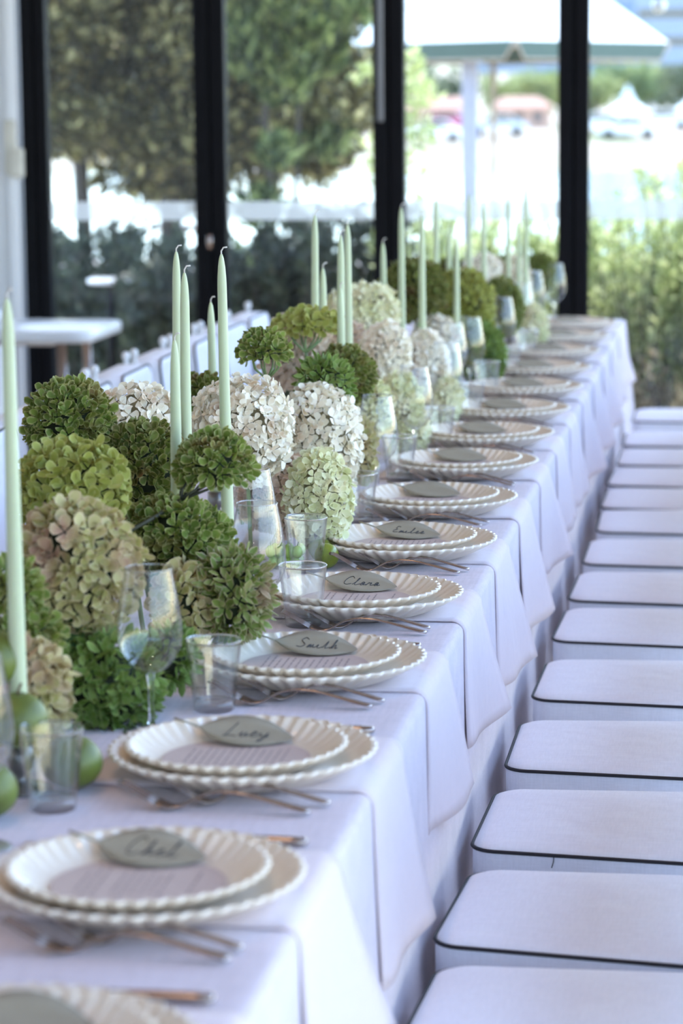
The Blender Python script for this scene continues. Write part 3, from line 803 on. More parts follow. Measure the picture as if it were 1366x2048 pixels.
# ------------------------------------------------------------------ place settings
def fluted_plate(R, rim_z, well_r, foot_r, nfl, scal, th=.0035, seg=6):
    n = nfl*seg
    prof_in = [(0, 0.0045), (well_r*.6, .0045), (well_r, .006), (well_r+.006, .0085)]
    m = MB(); rings = []
    def ring(r, z, fl, sc):
        out = []
        for i in range(n):
            th_ = 2*PI*i/n
            c = math.cos(nfl*th_); e = abs(math.cos(nfl*th_/2))
            rr = r*(1+sc*(e-.5)) + fl*.0021*c
            out.append((rr*math.cos(th_), rr*math.sin(th_), z - fl*.0008*c*0))
        return out
    for r_, z in prof_in: rings.append(ring(max(r_, .0005), z, 0, 0))
    r0, z0 = well_r+.006, .0085
    for k in range(1, 7):
        t = k/6
        rings.append(ring(r0+(R-.003-r0)*t, z0+(rim_z-.001-z0)*(t**1.25), min(1, t*2), scal*t))
    rings.append(ring(R-.001, rim_z+.0012, 1, scal)); rings.append(ring(R+.0012, rim_z, 1, scal)); rings.append(ring(R+.0008, rim_z-.003, 1, scal))
    for k in range(1, 7):
        t = 1-k/6
        rings.append(ring(foot_r+(R-.003-foot_r)*t, .001+(rim_z-.005-.001)*(t**1.15), min(1, t*2), scal*t))
    rings.append(ring(foot_r-.006, .0, 0, 0)); rings.append(ring(.0005, .001, 0, 0))
    m.loft(rings, True, False, False)
    me = m.mesh('plate'); me.materials.append(M['ceramic'])
    return me
me_charger = fluted_plate(.146, .030, .100, .094, 46, .016)
me_plate = fluted_plate(.1205, .0265, .086, .076, 42, .016)

def menu_mesh():
    m = MB().lathe([(.0004, .0008), (.0825, .0008), (.0825, 0)], 48)
    me = m.mesh('menu_card', False); me.materials.append(M['paper']); return me
me_menu = menu_mesh()
def print_mesh(seed):
    g = random.Random(seed); m = MB()
    for i in range(13):
        x = .052-i*.0088
        if g.random() < .12: continue
        half = min(.05, math.sqrt(.07**2-x*x))*g.uniform(.55, 1)
        y = -half
        while y < half:
            l = g.uniform(.006, .016)
            m.add([(x-.0010, y, .0011), (x+.0010, y, .0011), (x+.0010, min(y+l, half), .0011), (x-.0010, min(y+l, half), .0011)], [(0, 1, 2, 3)])
            y += l+.0035
    me = m.mesh('printed_text', False); me.materials.append(M['print']); return me
me_print = [print_mesh(k) for k in range(3)]

def leaf_card_mesh():
    """a stiff paper leaf: stalk at -u, pointed tip at +u, slightly curled"""
    L = .112; m = MB(); rows = []
    prof = [(0, .0015), (.04, .004), (.10, .012), (.2, .0225), (.32, .0295), (.45, .0322), (.58, .031), (.7, .027), (.82, .0195), (.91, .0115), (.97, .005), (1, .0006)]
    def p(u, v):
        return (u*L-.056, v, .016*(v/.032)**2*.25 + .006*(u-.5)**2)
    top = []; 
    for t, w in prof: top.append([p(t, -w), p(t, -w*.5), p(t, 0), p(t, w*.5), p(t, w)])
    for dz in (.0006, 0):
        o = len(m.v)
        for row in top: m.v += [(x, y, z+dz) for x, y, z in row]
        for i in range(len(top)-1):
            for j in range(4):
                a = o+i*5+j; q = (a, a+5, a+6, a+1)
                m.f.append(q if dz else tuple(reversed(q)))
    n = len(top)*5
    for i in range(len(top)-1):
        for j in (0, 4):
            a = i*5+j; m.f.append((a, a+n, a+n+5, a+5))
    m.tube([(-.056, 0, .002), (-.066, .001, .004), (-.084, .004, .006)], [.0014, .0012, .0015], 6)
    me = m.mesh('leaf_card'); me.materials.append(M['leafcard']); return me, p
me_leaf, leaf_p = leaf_card_mesh()

GL = {'C': [(.8,.8),(.55,1),(.25,.85),(.1,.5),(.2,.12),(.5,0),(.85,.15)], 'L': [(.5,1),(.35,.6),(.2,.05),(.1,.0),(.5,.05),(.9,.0)], 'S': [(.8,.85),(.5,1),(.25,.8),(.45,.55),(.7,.35),(.5,.05),(.1,.1)],
      'E': [(.8,.9),(.45,1),(.3,.75),(.55,.55),(.25,.35),(.3,.05),(.85,.1)], 'h': [(0,0),(.3,.6),(.4,1),(.25,.9),(.2,0),(.4,.4),(.6,.4),(.65,0),(.9,.1)], 'e': [(0,.15),(.5,.3),(.5,.48),(.25,.45),(.2,.1),(.5,0),(.9,.15)],
      'l': [(0,.05),(.4,.7),(.5,1),(.3,.9),(.3,.1),(.55,0),(.9,.15)], 'u': [(0,.1),(.2,.45),(.2,.1),(.4,0),(.65,.4),(.65,.05),(.95,.15)], 'c': [(.6,.4),(.35,.5),(.15,.25),(.35,0),(.9,.15)],
      'y': [(0,.4),(.2,.1),(.45,.1),(.7,.45),(.5,-.2),(.25,-.5),(.15,-.3),(.9,.15)], 'm': [(0,0),(.15,.45),(.15,0),(.35,.45),(.42,0),(.65,.45),(.7,.05),(.95,.1)], 'i': [(0,.05),(.3,.45),(.3,.05),(.6,0),(.9,.15)],
      't': [(0,.1),(.35,.9),(.3,.1),(.5,0),(.9,.15)], 'a': [(.6,.4),(.3,.5),(.15,.2),(.35,0),(.6,.4),(.6,.05),(.95,.15)], 'r': [(0,.05),(.2,.45),(.35,.38),(.6,.42),(.55,.1),(.9,.1)]}
def script_mesh(word):
    pts = []; x = 0; runs = []
    for ch in word:
        gph = GL[ch]; wd = .95 if ch.isupper() else .62
        if ch.isupper(): runs.append([(x+a*wd, b*1.15) for a, b in gph]); cur = None
        else:
            seg = [(x+a*wd, b*.95) for a, b in gph]
            if len(runs) and runs[-1] and len(runs) > 1: runs[-1] += seg
            else: runs.append(seg)
        x += wd
    tot = x; sc = min(.056/tot, .019); m = MB()
    for run in runs:
        fine = []
        for i in range(len(run)-1):
            p0 = run[max(i-1, 0)]; p1 = run[i]; p2 = run[i+1]; p3 = run[min(i+2, len(run)-1)]
            for q in range(4):
                t = q/4
                fine.append(tuple(.5*((2*p1[d])+(-p0[d]+p2[d])*t+(2*p0[d]-5*p1[d]+4*p2[d]-p3[d])*t*t+(-p0[d]+3*p1[d]-3*p2[d]+p3[d])*t**3) for d in (0, 1)))
        fine.append(run[-1])
        P3 = []
        for (a, b) in fine:
            u = (a-tot/2+.18*b)*sc; v = (b-.35)*sc*1.35+u*.14
            q_ = leaf_p((u+.058)/.112, max(-.03, min(.03, v)))
            P3.append((q_[0], q_[1], q_[2]+.0011))
        m.tube(P3, .00052, 5)
    me = m.mesh('handwriting'); me.materials.append(M['ink']); return me

def fork_mesh(L, wide):
    """side profile s -> height, tines at -x, handle end at +x, four separate tines"""
    m = MB(); hl = L/2
    def h(s):   # s 0..1 from tine tip to handle end
        pts = [(0, .030), (.10, .019), (.2, .007), (.28, .0012), (.34, .005), (.42, .0155), (.52, .0205), (.65, .0195), (.82, .0115), (1, .0025)]
        for (a, b), (c, d) in zip(pts, pts[1:]):
            if a <= s <= c:
                t = (s-a)/(c-a); t = t*t*(3-2*t) if False else t
                return b+(d-b)*t
        return pts[-1][1]
    def hs(s): return (h(max(0, s-.03))+2*h(s)+h(min(1, s+.03)))/4
    def strip(ss, wf, off=lambda s: 0, th=.0017):
        rings = []
        for s in ss:
            x = -hl+L*s; z = hs(s)+.0004; w = wf(s); y = off(s); t_ = th
            rings.append([(x, y-w, z+t_*.3), (x, y-w*.7, z), (x, y+w*.7, z), (x, y+w, z+t_*.3), (x, y+w, z+t_*.7), (x, y+w*.6, z+t_), (x, y-w*.6, z+t_), (x, y-w, z+t_*.7)])
        m.loft(rings)
    lerp = lambda a, b, t: a+(b-a)*t
    def wb(s):
        pts = [(.20, wide), (.26, wide*.92), (.31, wide*.5), (.36, .0040), (.42, .0033), (.55, .0036), (.75, .0054), (.92, .0080), (.98, .007), (1, .004)]
        for (a, b), (c, d) in zip(pts, pts[1:]):
            if a <= s <= c: return lerp(b, d, (s-a)/(c-a))
        return .003
    strip([.20+.80*i/34 for i in range(35)], wb, th=.0029)
    for k in range(4):
        yo = (-.75+.5*k)*wide
        strip([0, .03, .08, .14, .21], lambda s: .0009+.0007*min(1, s*12), lambda s, yo=yo: yo*(1-.06*(1-s/.2)), .0015)
    me = m.mesh('fork'); me.materials.append(M['steel']); return me
me_fork = fork_mesh(.205, .0125); me_fork2 = fork_mesh(.178, .0115)
def knife_meshes():
    hd = MB(); rings = []
    for x, w, t in [(.108, .004, .002), (.106, .0075, .004), (.09, .008, .0045), (.05, .0065, .0045), (.01, .005, .004), (.0, .006, .003)]:
        rings.append([(x, w*math.cos(a), .005+t*math.sin(a)) for a in [2*PI*i/10 for i in range(10)]])
    hd.loft(rings); a = hd.mesh('handle'); a.materials.append(M['steel'])
    bl = MB(); rings = []
    for x, y0, y1 in [(.001, -.005, .006), (-.03, -.008, .007), (-.08, -.009, .007), (-.105, -.006, .007), (-.118, .003, .0065)]:
        rings.append([(x, y0, .0045), (x, y1, .0035), (x, y1, .0065), (x, y0, .0055)])
    bl.loft(rings); b = bl.mesh('blade', False); b.materials.append(M['steel']); return a, b
me_kh, me_kb = knife_meshes()

def tumbler_meshes():
    w = MB().lathe([(.0255, .006), (.0285, .03), (.0315, .06), (.0348, .0875)], 40).lathe([(.0237, .013), (.0265, .03), (.0296, .06), (.0334, .0875)], 40); a = w.mesh('wall'); a.materials.append(M['glass'])
    wi = MB().lathe([(.0335, .088), (.0345, .0892), (.0352, .088), (.0345, .0868), (.0335, .088)], 40); b = wi.mesh('rim'); b.materials.append(M['sglass'])
    bs = MB().lathe([(.0004, .0), (.0235, 0), (.0255, .002), (.0258, .010), (.0240, .0135), (.012, .0115), (.0004, .011)], 40); c = bs.mesh('base'); c.materials.append(M['glass'])
    return a, b, c
tum = tumbler_meshes()
def wine_meshes():
    pr = [(.004, .0705), (.012, .0725), (.022, .079), (.031, .090), (.0372, .104), (.0392, .118), (.0388, .132), (.0365, .150), (.0330, .170), (.0296, .188), (.0280, .198)]
    a = MB().lathe(pr, 44).mesh('bowl'); a.materials.append(M['glass'])
    b = MB().lathe([(.0276, .198), (.0281, .1986), (.0286, .198), (.0281, .1974), (.0276, .198)], 44).mesh('rim'); b.materials.append(M['sglass'])
    c = MB().lathe([(.0004, .0725), (.006, .0715), (.0048, .066), (.0036, .055), (.0033, .035), (.0040, .016), (.0055, .009), (.0004, .0085)], 24).mesh('stem'); c.materials.append(M['sglass'])
    d = MB().lathe([(.0045, .0105), (.008, .0062), (.016, .0038), (.030, .0024), (.0345, .0015), (.0345, .0004), (.0004, .0003)], 40).mesh('foot'); d.materials.append(M['glass'])
    return a, b, c, d
win = wine_meshes()

def napkin_mesh(seed):
    g = random.Random(seed); m = MB()
    xl = -.165; xe = .150     # plate-local: plate centre 0, table edge at +.15
    drop = g.uniform(.155, .205); fl0 = g.uniform(.0, .008); fl1 = g.uniform(.030, .052); y0, y1 = -.062, .185
    ph = g.uniform(0, 6)
    prof = [(xl+(xe-.012-xl)*i/9, .0, 0) for i in range(10)]
    for i in range(1, 6):
        a = PI/2*i/5; prof.append((xe-.012+.0175*math.sin(a), -.0175*(1-math.cos(a)), 0))
    for i in range(1, 11): prof.append((xe+.0055, -.0175-drop*i/10, i/10))
    nv = 10; rows = []
    for (x, z, s) in prof:
        row = []
        for j in range(nv+1):
            v = j/nv; y = y0+(y1-y0)*v
            fl = s*(fl0+(fl1-fl0)*v**1.3) + s*.006*math.sin(v*7+ph)*s
            yy = y + s*s*(.02*(v-.3))
            zz = z - s*.012*math.sin(v*PI)*.6
            lift = .0006*math.sin(v*PI*2+ph) if s == 0 else 0
            row.append((x+fl, yy, zz+lift+.0012))
        rows.append(row)
    W_ = nv+1
    th = .0022
    for lay in (0, 1):
        o = len(m.v)
        for k, row in enumerate(rows):
            for (x, y, z) in row:
                s = prof[k][2]; hz = 0 if (k >= 14) else 1
                t = min(1, max(0, (k-9)/5))
                m.v.append((x+lay*th*t, y, z+lay*th*(1-t)))
        for i in range(len(rows)-1):
            for j in range(nv):
                a = o+i*W_+j; q = (a, a+W_, a+W_+1, a+1)
                m.f.append(q if lay else tuple(reversed(q)))
    n = len(rows)*W_
    for i in range(len(rows)-1):
        for j in (0, nv):
            a = i*W_+j; m.f.append((a, a+n, a+n+W_, a+W_))
    for j in range(nv):
        for i in (0, len(rows)-1):
            a = i*W_+j; m.f.append((a, a+n, a+n+1, a+1))
    me = m.mesh('napkin'); me.materials.append(M['napkin']); return me

ysets = [1.86, 2.335, 2.817, 3.311, 3.770, 4.251, 4.720, 5.206, 5.66, 6.12, 6.60, 7.08, 7.56, 8.04, 8.52]
tumb = {1: (-.716, 2.655), 2: (-.636, 3.13), 3: (-.613, 3.665), 4: (-.680, 4.10), 5: (-.669, 4.605), 6: (-.663, 5.13), 7: (-.640, 5.62), 8: (-.625, 6.12), 9: (-.636, 6.65), 10: (-.62, 7.10), 11: (-.61, 7.58), 12: (-.61, 8.06)}
wines = {1: (-.752, 2.50), 2: (-.688, 3.01), 3: (-.652, 3.525), 4: (-.722, 3.86), 5: (-.695, 4.48), 6: (-.669, 4.857), 7: (-.665, 5.40), 8: (-.66, 5.95), 9: (-.708, 6.50), 10: (-.68, 6.66), 11: (-.66, 7.35), 12: (-.65, 7.9), 13: (-.66, 8.45), 14: (-.62, 8.85)}
names = {1: 'Chel', 2: 'Lucy', 3: 'Smith', 4: 'Clara', 5: 'Emilee'}
where = ['nearest place setting, at the lower picture edge'] + ['%s place setting from the camera' % ordn[k] for k in range(1, 14)] + ['farthest place setting, by the window']
for k, y in enumerate(ysets):
    pl = Vector((-.543+rnd.uniform(-.004, .004), y, TZ)); wh = where[k]
    npk = link('napkin', napkin_mesh(k), None, None, (-.543, y, TZ)); tag(npk, 'white hanging napkin at the %s' % wh, 'napkin', 'white napkins under the plates')
    z0 = TZ+.0040
    o = link('charger_plate', me_charger, None, None, (pl.x, y, z0), (0, 0, rnd.uniform(0, 6))); tag(o, 'larger lower scalloped cream plate at the %s' % wh, 'plate', 'fluted cream charger plates')
    o = link('dinner_plate', me_plate, None, None, (pl.x-.007, y-.002, z0+.0096), (0, 0, rnd.uniform(0, 6))); tag(o, 'smaller upper scalloped cream plate at the %s' % wh, 'plate', 'fluted cream upper plates')
    o = link('menu_card', me_menu, None, None, (pl.x-.007, y-.002, z0+.0096+.0068)); tag(o, 'round pale menu card at the %s' % wh, 'menu', 'round menu cards')
    link('printed_text', me_print[k % 3], None, o)['kind'] = 'stuff'
    o = link('leaf_card', me_leaf, None, None, (pl.x-.010+rnd.uniform(-.006, .006), y+.074, z0+.0096+.0165)); o.rotation_euler = (math.radians(17), math.radians(5), math.radians(-5+rnd.uniform(-4, 4)))
    tag(o, 'grey-green leaf-shaped name card at the %s' % wh, 'name card', 'leaf-shaped name cards')
    if k in names: tag(link('handwriting', script_mesh(names[k]), None, o), 'dark handwriting')
    fx_, fy_ = pl.x+.005, y-.142
    o = link('dinner_fork', me_fork, None, None, (fx_+rnd.uniform(-.008, .008), fy_-.012, TZ), (0, 0, math.radians(rnd.uniform(-3, 0)))); tag(o, 'longer steel fork at the %s' % wh, 'fork', 'dinner forks')
    o = link('salad_fork', me_fork2, None, None, (fx_+.022+rnd.uniform(-.006, .006), fy_+.016, TZ), (0, 0, math.radians(rnd.uniform(-2, 5)))); tag(o, 'shorter steel fork at the %s' % wh, 'fork', 'salad forks')
    kn = empty('table_knife', (pl.x+.010, y+.212, TZ)); tag(kn, 'steel table knife at the %s' % wh, 'knife', 'table knives')
    link('handle', me_kh, None, kn); link('blade', me_kb, None, kn)
    for dct, meshes, nm, gp, lb in ((tumb, tum, 'tumbler', 'clear water tumblers', 'clear straight water tumbler'), (wines, win, 'wine_glass', 'clear wine glasses', 'clear stemmed wine glass')):
        if k in dct:
            x_, y_ = dct[k]
            g_ = empty(nm, (x_, y_, TZ), rnd.uniform(0, 6)); tag(g_, '%s, %s' % (lb, wh), 'glass', gp)
            for q, me in zip((('wall', 'rim', 'base') if nm == 'tumbler' else ('bowl', 'rim', 'stem', 'foot')), meshes): link(q, me, None, g_)

# ------------------------------------------------------------------ candles
HEADS = [
    (-0.950, 3.672, 1.036, 0.057, 0.059, 'G'),
    (-0.930, 4.003, 1.004, 0.066, 0.054, 'W'),
    (-0.870, 3.367, 0.986, 0.071, 0.061, 'Y'),
    (-0.850, 3.686, 0.962, 0.068, 0.070, 'O'),
    (-0.800, 3.099, 0.928, 0.078, 0.079, 'K'),
    (-0.750, 3.444, 0.905, 0.072, 0.057, 'G'),
    (-0.655, 3.362, 0.852, 0.048, 0.056, 'L'),
    (-0.720, 3.345, 0.832, 0.038, 0.061, 'K'),
    (-0.800, 2.869, 0.826, 0.043, 0.066, 'K'),
    (-0.760, 3.057, 0.787, 0.068, 0.071, 'V'),
    (-0.700, 3.158, 0.809, 0.033, 0.037, 'V'),
    (-0.800, 4.183, 0.966, 0.083, 0.087, 'W'),
    (-0.715, 4.469, 0.910, 0.071, 0.099, 'W'),
    (-0.770, 4.378, 0.835, 0.072, 0.068, 'B'),
    (-0.680, 4.234, 0.845, 0.053, 0.080, 'P'),
    (-0.740, 4.933, 0.979, 0.052, 0.052, 'O'),
    (-0.710, 4.527, 1.007, 0.048, 0.043, 'V'),
    (-0.860, 5.079, 1.007, 0.073, 0.068, 'B'),
    (-0.760, 5.650, 0.943, 0.059, 0.073, 'W'),
    (-0.860, 6.011, 1.011, 0.086, 0.069, 'P'),
    (-0.700, 4.833, 0.844, 0.028, 0.060, 'K'),
    (-0.760, 6.615, 0.907, 0.057, 0.053, 'W'),
    (-0.720, 6.023, 0.878, 0.057, 0.086, 'W'),
    (-0.700, 5.433, 0.875, 0.049, 0.057, 'P'),
    (-0.690, 5.535, 0.798, 0.037, 0.048, 'P'),
    (-0.820, 6.623, 1.019, 0.079, 0.072, 'O'),
    (-0.730, 6.968, 0.949, 0.079, 0.099, 'Y'),
    (-0.670, 7.465, 0.915, 0.060, 0.074, 'G'),
    (-0.670, 6.828, 0.830, 0.062, 0.084, 'V'),
    (-0.760, 7.823, 0.986, 0.055, 0.055, 'W'),
    (-0.700, 8.251, 0.919, 0.051, 0.086, 'W'),
    (-0.670, 8.884, 0.917, 0.049, 0.063, 'G'),
    (-0.620, 7.872, 0.819, 0.048, 0.071, 'P'),
    (-0.665, 5.962, 0.816, 0.034, 0.051, 'P'),
    (-0.930, 4.519, 0.985, 0.041, 0.033, 'O'),
    (-0.830, 3.477, 0.905, 0.037, 0.037, 'G'),
    (-0.840, 2.949, 0.927, 0.032, 0.035, 'G'),
    (-0.840, 4.676, 0.850, 0.041, 0.050, 'P'),
    (-0.860, 7.923, 0.957, 0.068, 0.060, 'O'),
    (-0.860, 5.737, 0.961, 0.055, 0.049, 'B'),
    (-0.700, 6.742, 0.870, 0.045, 0.051, 'G'),
    (-0.800, 8.838, 0.920, 0.042, 0.050, 'G'),
    (-0.820, 2.959, 0.875, 0.035, 0.032, 'G'),
    (-0.740, 5.305, 0.869, 0.041, 0.056, 'P'),
]
CANDLES = [
    (-0.770, 2.726, 1.287),
    (-0.920, 4.255, 1.250),
    (-0.790, 3.709, 1.251),
    (-0.765, 3.528, 1.171),
    (-0.930, 4.616, 1.140),
    (-0.740, 3.767, 1.274),
    (-0.840, 5.192, 1.268),
    (-0.830, 5.249, 1.161),
    (-0.770, 5.071, 1.235),
    (-0.800, 5.392, 1.241),
    (-0.745, 4.938, 1.143),
    (-0.850, 6.323, 1.154),
    (-0.800, 6.257, 1.240),
    (-0.740, 6.163, 1.226),
    (-0.800, 6.974, 1.237),
    (-0.780, 7.090, 1.153),
    (-0.710, 6.625, 1.144),
    (-0.770, 7.533, 1.231),
    (-0.720, 7.442, 1.206),
    (-0.700, 8.016, 1.206),
    (-0.680, 8.139, 1.118),
    (-0.650, 8.049, 1.235),
]
HL = {21: 'far cream head left of the far lime green head', 22: 'tall cream head behind the far short taper', 23: 'pale head below the cream heads, right of the sixth wine glass', 24: 'low pale head right of the olive lime', 25: 'dark olive head just right of the third black post', 26: 'far lime green mophead, largest of the far garland', 27: 'dark olive head right of the far lime green mophead', 28: 'low bright green head beside the far tumblers', 29: 'far cream head under the frosted band, left of two', 30: 'far cream head nearest the fourth black post', 31: 'round dark green head left of the fourth black post', 32: 'low pale head at the far end of the garland', 33: 'low pale head behind the far wine glass pair', 34: 'olive head behind the shortest left taper, by the chair backs', 35: 'small green head filling the gap below the reddish olive mophead', 36: 'small green head at the left border behind the pink-tinged one', 37: 'pale head in shade between the two big cream hydrangeas', 38: 'dark olive head behind the far lime green mophead', 39: 'blush head in shade between the middle tapers', 40: 'green head under the far lime green mophead', 41: 'far green head between the two far cream heads', 42: 'green head low at the left border above the fruit', 43: 'pale head low behind the sixth wine glass'}
def candle_meshes(L):
    r0, r1 = .0098, .0068
    pr = [(.0005, 0), (r0*.86, 0), (r0*.9, .02), (r0, .03)]
    for k in range(1, 7):
        t = k/7; pr.append((r0+(r1-r0)*t, .03+(L-.03-.05)*t))
    pr += [(r1, L-.05), (r1*.93, L-.034), (r1*.78, L-.019), (r1*.52, L-.007), (r1*.25, L-.001), (.0004, L)]
    return MB().lathe(pr, 20).mesh('wax')
cw = ['leftmost tall sage taper candle at the left picture border', 'tall sage taper behind the first close pair, left of the second black post', 'tall sage taper in front of the other two left of the second black post', 'short sage taper left of the paired tall tapers', 'short sage taper behind the cream flowers, just left of the tallest front taper', 'tall sage taper rising from the branching green flowerhead',
      'tall sage taper behind the flat-topped green flower', 'short sage taper just right of the one behind the flat-topped flower', 'tall sage taper in the middle group, left of a close pair', 'tall sage taper in the middle group, right of a close pair', 'short sage taper in front of the middle pair',
      'short sage taper standing in front of the third black post', 'tall sage taper at the right edge of the third black post', 'tall sage taper above the cream flowers right of the third black post', 'tall slim far taper right of the third black post', 'short far taper behind the olive flowers', 'short sage taper in front of the far olive flowers', 'far tall taper left of the frosted band middle', 'far tall taper above the far olive flowerhead', 'far taper near the fourth black post, left of three', 'short far taper near the fourth black post, middle of three', 'farthest tall taper just left of the fourth black post']
me_holder = MB().lathe([(.0004, 0), (.034, 0), (.034, .004), (.010, .010), (.009, .02), (.0135, .026), (.0135, .05), (.0108, .05), (.0108, .034), (.0004, .033)], 24).mesh('candle_holder'); me_holder.materials.append(plain('pewter', (.25, .24, .23), .35, metal=.8))
for k, (x, y, z) in enumerate(CANDLES):
    o = link('candle_holder', me_holder, None, None, (x, y, TZ)); tag(o, 'low holder of the %s' % ' '.join(cw[k].replace('sage ', '').replace(',', '').split()[:12]), 'candle holder', 'candle holders among the flowers')
    L = z-(TZ+.034)
    r = empty('taper_candle', (x, y, TZ+.034)); tag(r, cw[k], 'candle', 'sage green taper candles')
    r.rotation_euler = (math.radians(rnd.uniform(-.5, .5)), math.radians(rnd.uniform(-.8, .5)), 0)
    link('wax', candle_meshes(L), M['wax'], r)
    a = rnd.uniform(-.8, .8)
    MB().tube([(0, 0, L-.002), (0, 0, L+.004), (.0035*math.cos(a), .0035*math.sin(a), L+.009), (.009*math.cos(a), .009*math.sin(a), L+.0095)], [.0012, .0011, .0011, .0012], 6).build('wick', M['wick'], r)

# ------------------------------------------------------------------ flowers
def petal(L, W, cup, lift, pointed, g):
    ts = [.0, .34, .70, .92, 1.0]
    ws = [.0, .62, 1.0, .66, .0] if not pointed else [.0, .75, .85, .38, .0]
    V = []; R_ = []
    for t, w in zip(ts, ws):
        z = lift*t*t*L + cup*L*(t**3)*.35
        if w == 0: V.append((t*L, 0, z)); R_.append(0.0 if t == 0 else 1.0)
        else:
            e = cup*W*.35*w
            V += [(t*L, -w*W/2, z+e), (t*L, 0, z), (t*L, w*W/2, z+e)]; R_ += [1.0, .15+.3*t, 1.0]
    F = [(0, 2, 1), (0, 3, 2), (1, 2, 5, 4), (2, 3, 6, 5), (4, 5, 8, 7), (5, 6, 9, 8), (7, 8, 10), (8, 9, 10)]
    return V, F, R_
TYPES = {'W': (.0138, .0130, .15, .35, False, .0122), 'B': (.0138, .0130, .2, .4, False, .0122), 'P': (.0138, .0128, .25, .4, False, .0122), 'G': (.0118, .0128, .75, .75, False, .0106),
         'Y': (.0165, .0160, .35, .5, False, .0135), 'O': (.0115, .0125, .8, .8, False, .0104), 'K': (.0165, .0155, .35, .5, False, .0132), 'L': (.0135, .0110, .6, .7, True, .0106), 'V': (.0145, .0110, .6, .7, True, .0112)}
def floret_mb(t, g):
    L, W, cup, lift, pt, _ = TYPES[t]
    m = MB(); m.rim = []
    a0 = g.uniform(0, PI/2)
    for k in range(4):
        s = g.uniform(.85, 1.12)
        V, F, R_ = petal(L*s, W*s, cup*g.uniform(.6, 1.3), lift*g.uniform(.5, 1.4), pt, g)
        a = a0+k*PI/2+g.uniform(-.2, .2); c, s_ = math.cos(a), math.sin(a); dz = .0007*(k % 2)
        tw = g.uniform(-.35, .35)
        VV = []
        for x, y, z in V:
            y2, z2 = y*math.cos(tw)-z*math.sin(tw)*.3, z+y*math.sin(tw)
            x += .001
            VV.append((x*c-y2*s_, x*s_+y2*c, z2+dz))
        m.add(VV, F); m.rim += R_
    return m
g0 = random.Random(21)
florets = {t: [floret_mb(t, g0) for _ in range(4)] for t in TYPES}
floret_me = {}
for t in TYPES:
    floret_me[t] = []
    for m in florets[t]:
        me = m.mesh('floret'); me.materials.append(P[t]); floret_me[t].append(me)
florets_np = {t: [(np.array(m.v), [list(f) for f in m.f], np.array(m.rim)) for m in florets[t]] for t in TYPES}

leafme = []
for k in range(2):
    m = MB(); L, W = .085, .05
    for i, (t, w) in enumerate([(0, .05), (.2, .7), (.45, 1), (.7, .8), (.9, .35), (1, .03)]):
        z = .02*math.sin(t*2.4)-.02*t*t*(1+k)
        m.v += [(t*L, -w*W/2, z+.006*w), (t*L, 0, z), (t*L, w*W/2, z+.006*w)]
    for i in range(5):
        a = i*3; m.f += [(a, a+3, a+4, a+1), (a+1, a+4, a+5, a+2)]
    me = m.mesh('leaf'); me.materials.append(M['hleaf']); leafme.append(me)

